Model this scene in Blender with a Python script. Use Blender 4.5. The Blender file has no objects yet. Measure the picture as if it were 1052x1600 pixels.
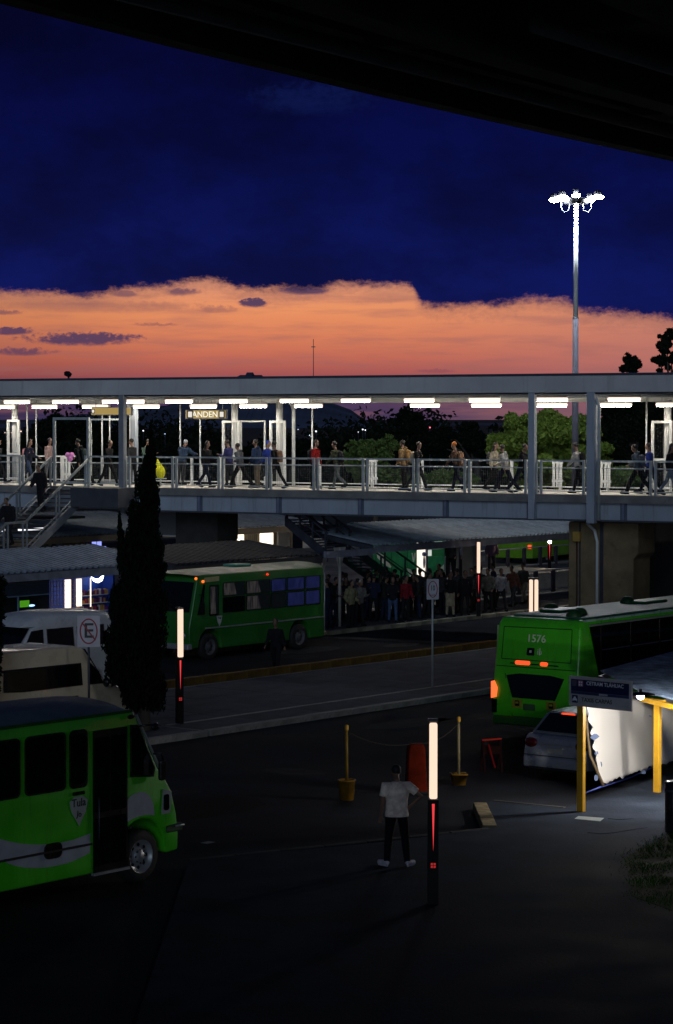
import bpy, bmesh, math, random
from mathutils import Vector, Matrix, noise as mnoise
random.seed(7)
sc = bpy.context.scene
R = math.radians
PI = math.pi

# ------------------------------------------------------------------ camera
F, CH = 3800.0, 8.0
TILT = math.atan(146.0 / F)
cam_d = bpy.data.cameras.new('camera')
cam = bpy.data.objects.new('camera', cam_d)
sc.collection.objects.link(cam)
cam_d.sensor_fit = 'VERTICAL'; cam_d.sensor_height = 36.0; cam_d.sensor_width = 24.0
cam_d.lens = F / 1600.0 * 36.0
cam_d.clip_start = 0.5; cam_d.clip_end = 20000
cam.location = (0, 0, CH); cam.rotation_euler = (PI / 2 - TILT, 0, 0)
sc.camera = cam

# ------------------------------------------------------------------ colour management
sc.view_settings.view_transform = 'Standard'; sc.view_settings.look = 'None'
sc.view_settings.gamma = 1.0; sc.view_settings.use_curve_mapping = False
sc.view_settings.exposure = 0.0
sc.render.engine = 'CYCLES'
sc.cycles.use_denoising = True
sc.cycles.max_bounces = 5; sc.cycles.diffuse_bounces = 2; sc.cycles.glossy_bounces = 2
sc.cycles.transparent_max_bounces = 8
sc.cycles.sample_clamp_indirect = 4.0

# ------------------------------------------------------------------ world: dusk sky
world = bpy.data.worlds.new("World"); sc.world = world; world.use_nodes = True
wt = world.node_tree; wt.nodes.clear()
def N(t, ty, **kw):
    n = t.nodes.new(ty)
    for k, v in kw.items(): setattr(n, k, v)
    return n
def math_n(t, op, a, b=None, c=None, clamp=False):
    n = t.nodes.new('ShaderNodeMath'); n.operation = op; n.use_clamp = clamp
    for i, v in enumerate((a, b, c)):
        if v is None: continue
        if isinstance(v, (int, float)): n.inputs[i].default_value = v
        else: t.links.new(v, n.inputs[i])
    return n.outputs[0]
def maprange(t, v, a, b, c=0.0, d=1.0, smooth=True):
    n = t.nodes.new('ShaderNodeMapRange')
    if smooth: n.interpolation_type = 'SMOOTHSTEP'
    n.inputs[1].default_value = a; n.inputs[2].default_value = b
    n.inputs[3].default_value = c; n.inputs[4].default_value = d
    t.links.new(v, n.inputs[0]); return n.outputs[0]
def mixc(t, f, a, b):
    n = t.nodes.new('ShaderNodeMix'); n.data_type = 'RGBA'
    for s, v in ((n.inputs[0], f), (n.inputs[6], a), (n.inputs[7], b)):
        if isinstance(v, (int, float)): s.default_value = v
        elif isinstance(v, tuple): s.default_value = (*v, 1.0)
        else: t.links.new(v, s)
    return n.outputs[2]
tc = N(wt, 'ShaderNodeTexCoord'); sep = N(wt, 'ShaderNodeSeparateXYZ')
wt.links.new(tc.outputs['Generated'], sep.inputs[0])
dx, dy, dz = sep.outputs
azi = math_n(wt, 'ARCTAN2', dx, dy)                       # 0 straight ahead, positive to the right
hor = math_n(wt, 'SQRT', math_n(wt, 'ADD', math_n(wt, 'MULTIPLY', dx, dx), math_n(wt, 'MULTIPLY', dy, dy)))
ele = math_n(wt, 'ARCTAN2', dz, hor)
def noise_n(scale_a, scale_e, sc_, detail=6, rough=.6, off=0.0):
    cmb = N(wt, 'ShaderNodeCombineXYZ')
    wt.links.new(math_n(wt, 'MULTIPLY', azi, scale_a), cmb.inputs[0])
    wt.links.new(math_n(wt, 'MULTIPLY_ADD', ele, scale_e, off), cmb.inputs[1])
    n = N(wt, 'ShaderNodeTexNoise'); n.inputs['Scale'].default_value = sc_
    n.inputs['Detail'].default_value = detail; n.inputs['Roughness'].default_value = rough
    wt.links.new(cmb.outputs[0], n.inputs['Vector']); return n.outputs[0]
# height of the cloud deck's lower edge above the horizon, as a curve over the bearing
fc = N(wt, 'ShaderNodeFloatCurve')
cpts = [(0, 458), (60, 460), (130, 462), (200, 452), (265, 446), (330, 438), (380, 450), (440, 452), (500, 450), (530, 443), (600, 447), (642, 449),
        (652, 466), (668, 477), (720, 479), (770, 478), (840, 468), (890, 474), (910, 485), (960, 491), (1000, 493), (1052, 503)]
crv = fc.mapping.curves[0]
A0, A1 = -0.16, 0.16
pts = [(((x - 526) / F - A0) / (A1 - A0), (654 - y) / F * 12) for x, y in cpts]
pts = [(0.0, pts[0][1])] + pts + [(1.0, pts[-1][1] * .97)]
while len(crv.points) < len(pts): crv.points.new(.5, .5)
for p, (x, y) in zip(crv.points, pts): p.location = (x, y); p.handle_type = 'AUTO_CLAMPED'
fc.mapping.update()
wt.links.new(maprange(wt, azi, A0, A1, smooth=False), fc.inputs['Value'])
edge = math_n(wt, 'DIVIDE', fc.outputs[0], 12.0)
n1 = math_n(wt, 'SUBTRACT', noise_n(1, 2.2, 55, 8, .62), .5)
n2 = math_n(wt, 'SUBTRACT', noise_n(1, 1.5, 330, 5, .6, 3.1), .5)
n3 = math_n(wt, 'SUBTRACT', noise_n(1, 1.3, 1000, 4, .6, 5.7), .5)
nsum = math_n(wt, 'ADD', math_n(wt, 'MULTIPLY', n1, .0066), math_n(wt, 'MULTIPLY', math_n(wt, 'ADD', n2, math_n(wt, 'MULTIPLY', n3, .3)), .0052))
dist = math_n(wt, 'ADD', math_n(wt, 'SUBTRACT', ele, edge), nsum)
deck = maprange(wt, dist, -.0023, .0021)
# separate small clouds and streaks in the clear band: (x, y, half width, half height, strength, softness)
def blob(x, y, hw, hh, st, soft=.5):
    a = math_n(wt, 'DIVIDE', math_n(wt, 'SUBTRACT', azi, (x - 526) / F), hw / F)
    e = math_n(wt, 'DIVIDE', math_n(wt, 'SUBTRACT', math_n(wt, 'ADD', ele, math_n(wt, 'MULTIPLY', n2, .0026)), (654 - y) / F), hh / F)
    r = math_n(wt, 'ADD', math_n(wt, 'MULTIPLY', a, a), math_n(wt, 'MULTIPLY', e, e))
    return math_n(wt, 'MULTIPLY', maprange(wt, math_n(wt, 'ADD', r, math_n(wt, 'ADD', math_n(wt, 'MULTIPLY', n1, 2.6), math_n(wt, 'MULTIPLY', n2, 2.8))), .55 - soft, 1.0 + soft, 1, 0), st)
blobs = [blob(397, 474, 26, 7, .95, .3), blob(130, 530, 92, 11, .92, .35), blob(20, 519, 40, 6, .9, .4), blob(38, 551, 46, 6, .75, .5),
         blob(150, 480, 170, 9, .34, .8), blob(12, 490, 30, 4, .6, .6), blob(245, 508, 34, 3, .45, .6), blob(480, 455, 42, 7, .9, .4),
         blob(285, 457, 30, 6, .75, .5), blob(338, 484, 32, 6, .4, .6), blob(195, 461, 22, 5, .6, .5), blob(130, 462, 12, 4, .7, .5), blob(600, 466, 40, 7, .22, .8), blob(680, 580, 30, 3, .3, .8)]
cl = blobs[0]
for b in blobs[1:]: cl = math_n(wt, 'MAXIMUM', cl, b)
# clear band colour by height
ramp = N(wt, 'ShaderNodeValToRGB')
wt.links.new(maprange(wt, ele, 0.0, .056, smooth=False), ramp.inputs[0])
cr = ramp.color_ramp
stops = [(0.0, (.034, .030, .090)), (.16, (.085, .042, .100)), (.31, (.34, .082, .088)), (.45, (.54, .142, .093)), (.62, (.70, .215, .105)), (.80, (.82, .29, .125)), (1.0, (.72, .29, .17))]
while len(cr.elements) < len(stops): cr.elements.new(.5)
for el, (p, c) in zip(cr.elements, stops): el.position = p; el.color = (*c, 1)
warm = maprange(wt, azi, .0, .16)
band = mixc(wt, math_n(wt, 'MULTIPLY', warm, .62), ramp.outputs[0], (.42, .175, .165))
leftdim = maprange(wt, azi, -.14, -.05, .80, 1.0)
sb = N(wt, 'ShaderNodeVectorMath', operation='SCALE'); wt.links.new(band, sb.inputs[0]); wt.links.new(leftdim, sb.inputs['Scale'])
streak = maprange(wt, noise_n(1, 9, 26, 5, .55, 8.0), .42, .72)
band2 = mixc(wt, math_n(wt, 'MULTIPLY', streak, .42), sb.outputs[0], (.30, .12, .12))
# the glow belongs to the west only (ahead); it dies out sideways
west = maprange(wt, math_n(wt, 'ABSOLUTE', azi), .5, 1.9, 1, 0)
# cloud deck colours: deep blue, lighter low down, broad dark swells
dk = N(wt, 'ShaderNodeValToRGB')
wt.links.new(maprange(wt, ele, .03, .22, smooth=False), dk.inputs[0])
ce = dk.color_ramp; ds = [(0.0, (.0020, .0056, .074)), (.18, (.0014, .0044, .066)), (.42, (.0007, .0020, .042)), (.62, (.0004, .0009, .024)), (1.0, (.0003, .0007, .015))]
while len(ce.elements) < len(ds): ce.elements.new(.5)
for el, (p, c) in zip(ce.elements, ds): el.position = p; el.color = (*c, 1)
swell = maprange(wt, noise_n(1, 1.8, 16, 7, .6, 4.0), .32, .72, .68, 1.5)
ds_ = N(wt, 'ShaderNodeVectorMath', operation='SCALE'); wt.links.new(dk.outputs[0], ds_.inputs[0]); wt.links.new(swell, ds_.inputs['Scale'])
wisp = math_n(wt, 'MULTIPLY', blob(490, 160, 90, 22, 1.0, .9), .5)
deckc = mixc(wt, wisp, ds_.outputs[0], (.004, .011, .085))
fringe = math_n(wt, 'MULTIPLY', maprange(wt, math_n(wt, 'ADD', dist, math_n(wt, 'MULTIPLY', n2, .006)), -.0075, -.0005), .42)
band2 = mixc(wt, fringe, band2, (.30, .125, .105))
smallc = mixc(wt, cl, band2, (.068, .040, .105))
front = mixc(wt, deck, smallc, deckc)
# away from the west: even blue-grey dusk
east = mixc(wt, maprange(wt, ele, -.1, 1.4), (.010, .015, .034), (.005, .009, .028))
skyc = mixc(wt, west, east, front)
# overhead the cloud carries the same dim blue-grey as the east
ovh = maprange(wt, ele, .25, 1.0)
skyc = mixc(wt, ovh, skyc, (.005, .009, .028))
nish = N(wt, 'ShaderNodeTexSky', sky_type='NISHITA'); nish.sun_disc = False
nish.sun_elevation = R(-2.0); nish.sun_rotation = R(-20); nish.altitude = 2240; 
bg1 = N(wt, 'ShaderNodeBackground'); bg1.inputs[1].default_value = 1.0; wt.links.new(skyc, bg1.inputs[0])
bg2 = N(wt, 'ShaderNodeBackground'); bg2.inputs[1].default_value = 0.002; wt.links.new(nish.outputs[0], bg2.inputs[0])
ad = N(wt, 'ShaderNodeAddShader'); wt.links.new(bg1.outputs[0], ad.inputs[0]); wt.links.new(bg2.outputs[0], ad.inputs[1])
wo = N(wt, 'ShaderNodeOutputWorld'); wt.links.new(ad.outputs[0], wo.inputs[0])

# last daylight: one broad, weak lamp for the pale eastern sky behind the camera
sun_d = bpy.data.lights.new('sun', 'SUN'); sun = bpy.data.objects.new('sun', sun_d); sc.collection.objects.link(sun)
sun_d.energy = 0.66; sun_d.angle = R(32); sun_d.color = (.64, .79, 1.0)
sun.rotation_euler = (R(76), 0, R(-4))

# ------------------------------------------------------------------ pixel -> place helpers (photo is 1052 x 1600)
def ray(x, y):
    a = (x - 526) / F; b = (800 - y) / F
    return Vector((a, math.cos(TILT) + b * math.sin(TILT), -math.sin(TILT) + b * math.cos(TILT)))
def G(x, y, h=0.0):
    r = ray(x, y); k = (h - CH) / r.z
    return Vector((r.x * k, r.y * k, h))
def PZ(x, y, Z):
    r = ray(x, y); k = Z / r.y
    return Vector((r.x * k, Z, CH + r.z * k))
LR = R(51)                                       # lanes run 51 degrees from world X
E_ = Vector((math.cos(LR), math.sin(LR), 0)); C_ = Vector((-math.sin(LR), math.cos(LR), 0))
def L(a, c, z=0.0): return E_ * a + C_ * c + Vector((0, 0, z))
def toL(v): return v.dot(E_), v.dot(C_)
def aL(x, c):                                    # position along the lane seen at picture column x for lane offset c
    k = (x - 526) / F
    Z = c / (C_.x * k + C_.y); return k * Z * E_.x + Z * E_.y
BR = R(-29.36)
BU = Vector((math.cos(BR), math.sin(BR), 0)); BV = Vector((-math.sin(BR), math.cos(BR), 0)); BO = Vector((0, 91.1, 0))
def bu(x, v=0.0):                                # bridge-local u seen at picture column x
    k = (x - 526) / F
    # BO + u BU + v BV : X = k Z
    return (k * (BO.y + v * BV.y) - v * BV.x) / (BU.x - k * BU.y)
def B(u, v, z=0.0): return BO + BU * u + BV * v + Vector((0, 0, z))

# ------------------------------------------------------------------ mesh helpers
col = sc.collection
class MB:
    def __init__(s): s.v = []; s.f = []; s.sm = []
    def add(s, vs, fs, smooth=False):
        o = len(s.v); s.v += [tuple(v) for v in vs]
        for f in fs: s.f.append(tuple(i + o for i in f)); s.sm.append(smooth)
        return s
    def box(s, x0, x1, y0, y1, z0, z1):
        s.add([(x0, y0, z0), (x1, y0, z0), (x1, y1, z0), (x0, y1, z0), (x0, y0, z1), (x1, y0, z1), (x1, y1, z1), (x0, y1, z1)],
              [(0, 3, 2, 1), (4, 5, 6, 7), (0, 1, 5, 4), (1, 2, 6, 5), (2, 3, 7, 6), (3, 0, 4, 7)]); return s
    def bar(s, p, q, w, h, up=(0, 0, 1)):
        p = Vector(p); q = Vector(q); d = (q - p).normalized(); up = Vector(up)
        if abs(d.dot(up)) > .99: up = Vector((0, 1, 0))
        a = d.cross(up).normalized() * w / 2; b = a.cross(d).normalized() * h / 2
        vs = [p - a - b, p + a - b, p + a + b, p - a + b, q - a - b, q + a - b, q + a + b, q - a + b]
        s.add(vs, [(0, 1, 2, 3), (7, 6, 5, 4), (0, 4, 5, 1), (1, 5, 6, 2), (2, 6, 7, 3), (3, 7, 4, 0)]); return s
    def tube(s, pts, r, n=8, cap=True):
        pts = [Vector(p) for p in pts]; rs = r if isinstance(r, (list, tuple)) else [r] * len(pts)
        base = len(s.v); prev = None
        for i, p in enumerate(pts):
            d = (pts[min(i + 1, len(pts) - 1)] - pts[max(i - 1, 0)]).normalized()
            if prev is None: prev = Vector((1, 0, 0)) if abs(d.x) < .9 else Vector((0, 1, 0))
            a = (prev - d * prev.dot(d)).normalized(); prev = a; b = d.cross(a)
            rr = rs[i]; ra, rb = rr if isinstance(rr, tuple) else (rr, rr)
            for k in range(n):
                t = 2 * PI * k / n; s.v.append(tuple(p + a * ra * math.cos(t) + b * rb * math.sin(t)))
        for i in range(len(pts) - 1):
            for k in range(n):
                s.f.append((base + i * n + k, base + i * n + (k + 1) % n, base + (i + 1) * n + (k + 1) % n, base + (i + 1) * n + k)); s.sm.append(True)
        if cap:
            s.f.append(tuple(base + k for k in range(n))[::-1]); s.sm.append(False)
            s.f.append(tuple(base + (len(pts) - 1) * n + k for k in range(n))); s.sm.append(False)
        return s
    def lathe(s, prof, n=24, axis='z', c=(0, 0, 0)):
        base = len(s.v); c = Vector(c)
        for r, h in prof:
            for k in range(n):
                t = 2 * PI * k / n
                p = (r * math.cos(t), r * math.sin(t), h) if axis == 'z' else (r * math.cos(t), h, r * math.sin(t))
                s.v.append(tuple(Vector(p) + c))
        for i in range(len(prof) - 1):
            for k in range(n):
                s.f.append((base + i * n + k, base + i * n + (k + 1) % n, base + (i + 1) * n + (k + 1) % n, base + (i + 1) * n + k)); s.sm.append(True)
        return s
    def prism(s, poly, z0, z1):                     # poly in xy
        n = len(poly); vs = [(x, y, z0) for x, y in poly] + [(x, y, z1) for x, y in poly]
        s.add(vs, [tuple(range(n))[::-1], tuple(range(n, 2 * n))] + [(i, (i + 1) % n, n + (i + 1) % n, n + i) for i in range(n)]); return s
    def side(s, poly, y0, y1, th=None):             # poly in xz, extruded over y; th(z) scales y about the middle
        n = len(poly); m = (y0 + y1) / 2
        k = (lambda z: 1.0) if th is None else th
        vs = [(x, m + (y0 - m) * k(z), z) for x, z in poly] + [(x, m + (y1 - m) * k(z), z) for x, z in poly]
        s.add(vs, [tuple(range(n)), tuple(range(n, 2 * n))[::-1]] + [(i, n + i, n + (i + 1) % n, (i + 1) % n) for i in range(n)]); return s
    def ball(s, c, r, nu=12, nv=8):
        rx, ry, rz = r if isinstance(r, (tuple, list)) else (r, r, r)
        base = len(s.v)
        for j in range(nv + 1):
            ph = PI * j / nv
            for i in range(nu):
                t = 2 * PI * i / nu
                s.v.append((c[0] + rx * math.sin(ph) * math.cos(t), c[1] + ry * math.sin(ph) * math.sin(t), c[2] + rz * math.cos(ph)))
        for j in range(nv):
            for i in range(nu):
                s.f.append((base + j * nu + i, base + (j + 1) * nu + i, base + (j + 1) * nu + (i + 1) % nu, base + j * nu + (i + 1) % nu)); s.sm.append(True)
        return s
    def mesh(s, name, m=None, bevel=0.0, seg=1, clean=False):
        me = bpy.data.meshes.new(name); me.from_pydata(s.v, [], s.f)
        me.polygons.foreach_set('use_smooth', s.sm)
        if bevel or clean:
            bm = bmesh.new(); bm.from_mesh(me)
            bmesh.ops.remove_doubles(bm, verts=bm.verts, dist=1e-5)
            bmesh.ops.recalc_face_normals(bm, faces=bm.faces)
            if bevel:
                es = [e for e in bm.edges if len(e.link_faces) == 2 and e.calc_face_angle(0) > .5]
                bmesh.ops.bevel(bm, geom=es, offset=bevel, segments=seg, profile=.5, affect='EDGES', clamp_overlap=True)
                if seg > 1:
                    for f in bm.faces: f.smooth = True
            bm.to_mesh(me); bm.free()
        if m is not None: me.materials.append(m)
        me.update(); return me
    def build(s, name, m, parent=None, bevel=0.0, seg=1, clean=True):
        return link(name, s.mesh(name, m, bevel, seg, clean), parent)
def link(name, me, parent=None, loc=None):
    o = bpy.data.objects.new(name, me); col.objects.link(o)
    if parent is not None: o.parent = parent
    if loc is not None: o.location = loc
    return o
def tag(o, label=None, cat=None, group=None, kind=None):
    if label: o['label'] = label
    if cat: o['category'] = cat
    if group: o['group'] = group
    if kind: o['kind'] = kind
    return o
def thing(name, label, cat, loc=(0, 0, 0), rz=0.0, group=None):
    o = bpy.data.objects.new(name, None); col.objects.link(o); o.empty_display_size = .2
    o.location = loc; o.rotation_euler = (0, 0, rz); return tag(o, label, cat, group)
def struct_root(name, loc=(0, 0, 0), rz=0.0):
    o = bpy.data.objects.new(name, None); col.objects.link(o); o.location = loc; o.rotation_euler = (0, 0, rz); o['kind'] = 'structure'; return o
def kids(o): return [c for c in bpy.data.objects if c.parent == o]
def copy_tree(o, parent=None, table=None):
    if table is None:
        table = {}
        for x in bpy.data.objects:
            if x.parent: table.setdefault(x.parent, []).append(x)
    c = o.copy(); col.objects.link(c); c.parent = parent
    for ch in table.get(o, []): copy_tree(ch, c, table)
    return c
def dup(o, label, loc, rz=None):
    c = copy_tree(o); c['label'] = label; c.location = loc
    if rz is not None: c.rotation_euler = (0, 0, rz)
    return c

# ------------------------------------------------------------------ materials
MATS = {}
def mat(name, c, rough=.6, metal=0.0, vary=.12, nscale=3.0, bump=0.0, bscale=40.0, spec=.5, coat=0.0, dirt=None, streak=False):
    if name in MATS: return MATS[name]
    m = bpy.data.materials.new(name); m.use_nodes = True; t = m.node_tree; p = t.nodes['Principled BSDF']
    p.inputs['Roughness'].default_value = rough; p.inputs['Metallic'].default_value = metal
    p.inputs['Specular IOR Level'].default_value = spec; p.inputs['Coat Weight'].default_value = coat
    co = t.nodes.new('ShaderNodeTexCoord')
    n = t.nodes.new('ShaderNodeTexNoise'); n.inputs['Scale'].default_value = nscale; n.inputs['Detail'].default_value = 6
    t.links.new(co.outputs['Object'], n.inputs['Vector'])
    lo = tuple(x * (1 - vary) for x in c); hi = tuple(min(1, x * (1 + vary)) for x in c)
    f = maprange(t, n.outputs[0], .3, .7)
    cc = mixc(t, f, lo, hi)
    if dirt:
        n2_ = t.nodes.new('ShaderNodeTexNoise'); n2_.inputs['Scale'].default_value = nscale * 2.7; n2_.inputs['Detail'].default_value = 8; n2_.inputs['Roughness'].default_value = .7
        if streak:
            mp = t.nodes.new('ShaderNodeMapping'); mp.inputs['Scale'].default_value = (1.6, 1.6, .14); t.links.new(co.outputs['Object'], mp.inputs[0]); t.links.new(mp.outputs[0], n2_.inputs['Vector'])
        else: t.links.new(co.outputs['Object'], n2_.inputs['Vector'])
        cc = mixc(t, maprange(t, n2_.outputs[0], .5, .75, 0, .8), cc, dirt)
    t.links.new(cc, p.inputs['Base Color'])
    t.links.new(maprange(t, n.outputs[0], .3, .7, max(0, rough - .08), min(1, rough + .08)), p.inputs['Roughness'])
    if bump:
        b = t.nodes.new('ShaderNodeBump'); b.inputs['Strength'].default_value = bump; b.inputs['Distance'].default_value = .02
        n3 = t.nodes.new('ShaderNodeTexNoise'); n3.inputs['Scale'].default_value = bscale; n3.inputs['Detail'].default_value = 5
        t.links.new(co.outputs['Object'], n3.inputs['Vector']); t.links.new(n3.outputs[0], b.inputs['Height']); t.links.new(b.outputs[0], p.inputs['Normal'])
    MATS[name] = m; return m
def emit(name, c, s):
    if name in MATS: return MATS[name]
    m = bpy.data.materials.new(name); m.use_nodes = True; t = m.node_tree; t.nodes.clear()
    e = t.nodes.new('ShaderNodeEmission'); e.inputs[0].default_value = (*c, 1); e.inputs[1].default_value = s
    o = t.nodes.new('ShaderNodeOutputMaterial'); t.links.new(e.outputs[0], o.inputs[0]); MATS[name] = m; return m
def glassy(name, c=(.01, .012, .015), see=.35, rough=.06):
    if name in MATS: return MATS[name]
    m = bpy.data.materials.new(name); m.use_nodes = True; t = m.node_tree; p = t.nodes['Principled BSDF']
    p.inputs['Base Color'].default_value = (*c, 1); p.inputs['Roughness'].default_value = rough; p.inputs['Specular IOR Level'].default_value = .45
    p.inputs['Alpha'].default_value = 1 - see
    MATS[name] = m; return m
def cloth(name, c): return mat('cloth_' + name, c, .9, vary=.25, nscale=9, bump=.5, bscale=30, spec=.2)

asphalt = mat('asphalt', (.024, .026, .032), .9, spec=.03, vary=.35, nscale=.5, bump=.5, bscale=25, dirt=(.022, .023, .026))
concrete = mat('concrete', (.22, .215, .205), .8, vary=.2, nscale=1.5, bump=.4, bscale=20, dirt=(.12, .115, .11))
slabm = mat('paving', (.085, .09, .108), .85, spec=.05, vary=.3, nscale=1.2, bump=.3, bscale=30, dirt=(.06, .06, .062))
kerbm = mat('kerb_concrete', (.26, .25, .23), .8, vary=.25, nscale=2, dirt=(.10, .10, .095))
yellowk = mat('worn_yellow_paint', (.15, .085, .022), .8, spec=.1, vary=.4, nscale=2, dirt=(.05, .04, .03))
paintgrey = mat('grey_painted_steel', (.36, .41, .48), .45, vary=.06, nscale=1.2, dirt=(.20, .21, .22), streak=True)
railm = mat('galvanised_rail', (.46, .50, .50), .42, metal=.25, vary=.1, nscale=4)
whitesteel = mat('white_painted_steel', (.72, .74, .72), .45, vary=.05, nscale=3)
darksteel = mat('dark_steel', (.035, .04, .055), .5, vary=.2, nscale=3)
blacks = mat('black_enamel', (.008, .008, .009), .3, vary=.1, nscale=3, spec=.5)
roofsheet = mat('galvanised_roof_sheet', (.23, .275, .33), .5, metal=.1, vary=.22, nscale=1.6, dirt=(.12, .145, .17))
greenp = mat('green_bus_paint', (.065, .58, .012), .35, vary=.08, nscale=1.5, coat=.4, dirt=(.05, .36, .018), streak=True)
green2 = mat('green_bus_paint_dull', (.02, .15, .02), .38, vary=.1, nscale=1.5, coat=.3, dirt=(.018, .10, .02))
whitep = mat('white_vehicle_paint', (.55, .56, .57), .35, vary=.06, nscale=1.5, coat=.3, dirt=(.38, .38, .38))
beigep = mat('cream_vehicle_paint', (.60, .51, .36), .3, vary=.06, nscale=1.5, coat=.5)
silverp = mat('silver_vehicle_paint', (.36, .38, .42), .32, metal=.3, vary=.06, nscale=2, coat=.4, dirt=(.22, .23, .25))
glassd = glassy('dark_window_glass', (.004, .005, .007), .0, .03)
glassv = glassy('window_glass', see=.55)
rubber = mat('rubber', (.012, .012, .012), .8, vary=.2)
rimm = mat('wheel_rim', (.42, .43, .44), .4, metal=.5, vary=.1, nscale=8)
yellowp = mat('yellow_painted_steel', (.62, .33, .02), .45, vary=.12, nscale=3, dirt=(.42, .22, .03))
def lettering(txt, size, m, parent, loc, rot, name='lettering', extr=.004, align='CENTER', sx=1.0):
    cu = bpy.data.curves.new(name, 'FONT'); cu.body = txt; cu.size = size; cu.extrude = extr; cu.align_x = align; cu.align_y = 'CENTER'; cu.resolution_u = 3; cu.offset = size * .012
    to = bpy.data.objects.new('tmp', cu); col.objects.link(to)
    dg = bpy.context.evaluated_depsgraph_get()
    me = bpy.data.meshes.new_from_object(to.evaluated_get(dg)); bpy.data.objects.remove(to); bpy.data.curves.remove(cu)
    me.materials.clear(); me.materials.append(m)
    o = link(name, me, parent, loc); o.rotation_euler = rot; o.scale = (sx, 1, 1); return o
def rrect(x0, x1, z0, z1, r, n=4):
    out = []
    for cx, cz, a0 in ((x1 - r, z1 - r, 0), (x0 + r, z1 - r, 90), (x0 + r, z0 + r, 180), (x1 - r, z0 + r, 270)):
        for k in range(n + 1):
            t = R(a0 + 90 * k / n); out.append((cx + r * math.cos(t), cz + r * math.sin(t)))
    return out
# ------------------------------------------------------------------ ground, roads, pavements
gm = MB(); gm.add([(-9000, -300, 0), (9000, -300, 0), (9000, 15000, 0), (-9000, 15000, 0)], [(0, 1, 2, 3)])
tag(gm.build('ground', mat('dry_earth', (.035, .036, .032), .9, vary=.3, nscale=.02, bump=.3, bscale=3)), kind='structure')
rm = MB(); c0 = [L(-30, -40, .004), L(190, -40, .004), L(190, 110, .004), L(-30, 110, .004)]
rm.add(c0, [(0, 1, 2, 3)])
tag(rm.build('road', asphalt), kind='structure')
ap = MB(); ap.add([L(60, 61.6, .008), L(185, 61.6, .008), L(185, 96, .008), L(60, 96, .008)], [(0, 1, 2, 3)])
tag(ap.build('apron', mat('pale_concrete_apron', (.26, .23, .20), .8, spec=.2, vary=.35, nscale=.35, dirt=(.14, .12, .11))), kind='structure')

def island(name, a0, a1, c0_, c1_, slab, kerb_c, h=.15):
    r = struct_root(name, (0, 0, 0), LR)
    b = MB(); b.box(a0, a1, c0_ + .001, c1_ - .001, .006, h - .012); b.build('base', concrete, r)
    nx = max(1, round((a1 - a0) / slab)); ny = max(1, round((c1_ - c0_ - .5) / slab))
    dx_ = (a1 - a0) / nx; dy_ = (c1_ - c0_ - .5) / ny
    s = MB(); s.box(-dx_ / 2 + .012, dx_ / 2 - .012, -dy_ / 2 + .012, dy_ / 2 - .012, h - .06, h); me = s.mesh('paving_slab', slabm, .006)
    rnd = random.Random(3)
    for i in range(nx):
        for j in range(ny):
            o = link('paving_slab', me, r, (a0 + dx_ * (i + .5), c0_ + .25 + dy_ * (j + .5), rnd.uniform(-.006, .004)))
            o.rotation_euler = (rnd.uniform(-.002, .002), rnd.uniform(-.002, .002), 0)
    for cc, km, kh, kw in kerb_c:
        k = MB(); k.box(-.49, .49, -kw / 2, kw / 2, .006, kh); me2 = k.mesh('kerb_stone', km, .015)
        for i in range(int(a1 - a0)):
            o = link('kerb_stone', me2, r, (a0 + .5 + i, cc, rnd.uniform(-.008, .008))); o.rotation_euler = (0, 0, rnd.uniform(-.006, .006))
    return r
isl = island('pavement', 45.4, 82, 40.85, 48.3, 2.45, [(40.97, kerbm, .158, .24), (48.42, yellowk, .36, .26)])
st_ = MB(); st_.box(45.5, 82, 42.35, 42.5, .14, .156); st_.build('concrete_strip', kerbm, isl)
island('pavement', 36, 45.3, 40.85, 43.0, 2.1, [(40.97, kerbm, .158, .24)])
# waiting platform behind the bus lane and the levels beyond it
plat = island('platform', 52, 118, 56.6, 61.4, 2.4, [(56.6, mat('worn_platform_edge', (.24, .22, .15), .8, vary=.4, nscale=2), .17, .24)])
island('platform', 70, 150, 66.5, 73.4, 3.4, [(66.6, kerbm, .18, .24)])
island('platform', 38, 60, 58.2, 61.5, 2.4, [])

# pavement on the taxi side, raised, with a kerb of stones
wp = [G(748, 1255, .15), G(768, 1251, .15), G(884, 1262, .15), G(1052, 1207, .15), G(1400, 1110, .15)]
lo_ = [Vector((40, 20, .15)), Vector((-2.6, 20, .15)), G(296, 1343, .15), G(500, 1325, .15), G(600, 1315, .15), G(765, 1294, .15)]
poly = [(p.x, p.y) for p in wp + lo_]
sb_ = MB(); sb_.prism(poly, .006, .146)
side = tag(sb_.build('sidewalk', mat('sidewalk_asphalt', (.027, .034, .048), .9, spec=.02, vary=.35, nscale=.8, bump=.5, bscale=18, dirt=(.020, .023, .029))), kind='structure')
def kerb_run(p, q, parent, m, w=.22, top=.165, L_=.9):
    d = (q - p); n = max(1, int(d.length / L_)); st = d.length / n; ang = math.atan2(d.y, d.x)
    k = MB(); k.box(-st / 2 + .01, st / 2 - .01, -w / 2, w / 2, .0, top); me = k.mesh('kerb_stone', m, .015)
    for i in range(n):
        c = p + d * ((i + .5) / n); o = link('kerb_stone', me, parent, (c.x, c.y, random.uniform(-.004, .004))); o.rotation_euler = (0, 0, ang + random.uniform(-.01, .01))
kerb_run(G(296, 1343, .15), G(765, 1294, .15), side, mat('kerb_dull', (.055, .055, .055), .9, spec=.05, vary=.3), w=.12, top=.16)
kerb_run(G(766, 1292, .15), G(750, 1256, .15), side, mat('kerb_pale', (.22, .18, .11), .9, spec=.05, vary=.35, nscale=4), w=.28, top=.18)
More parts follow.
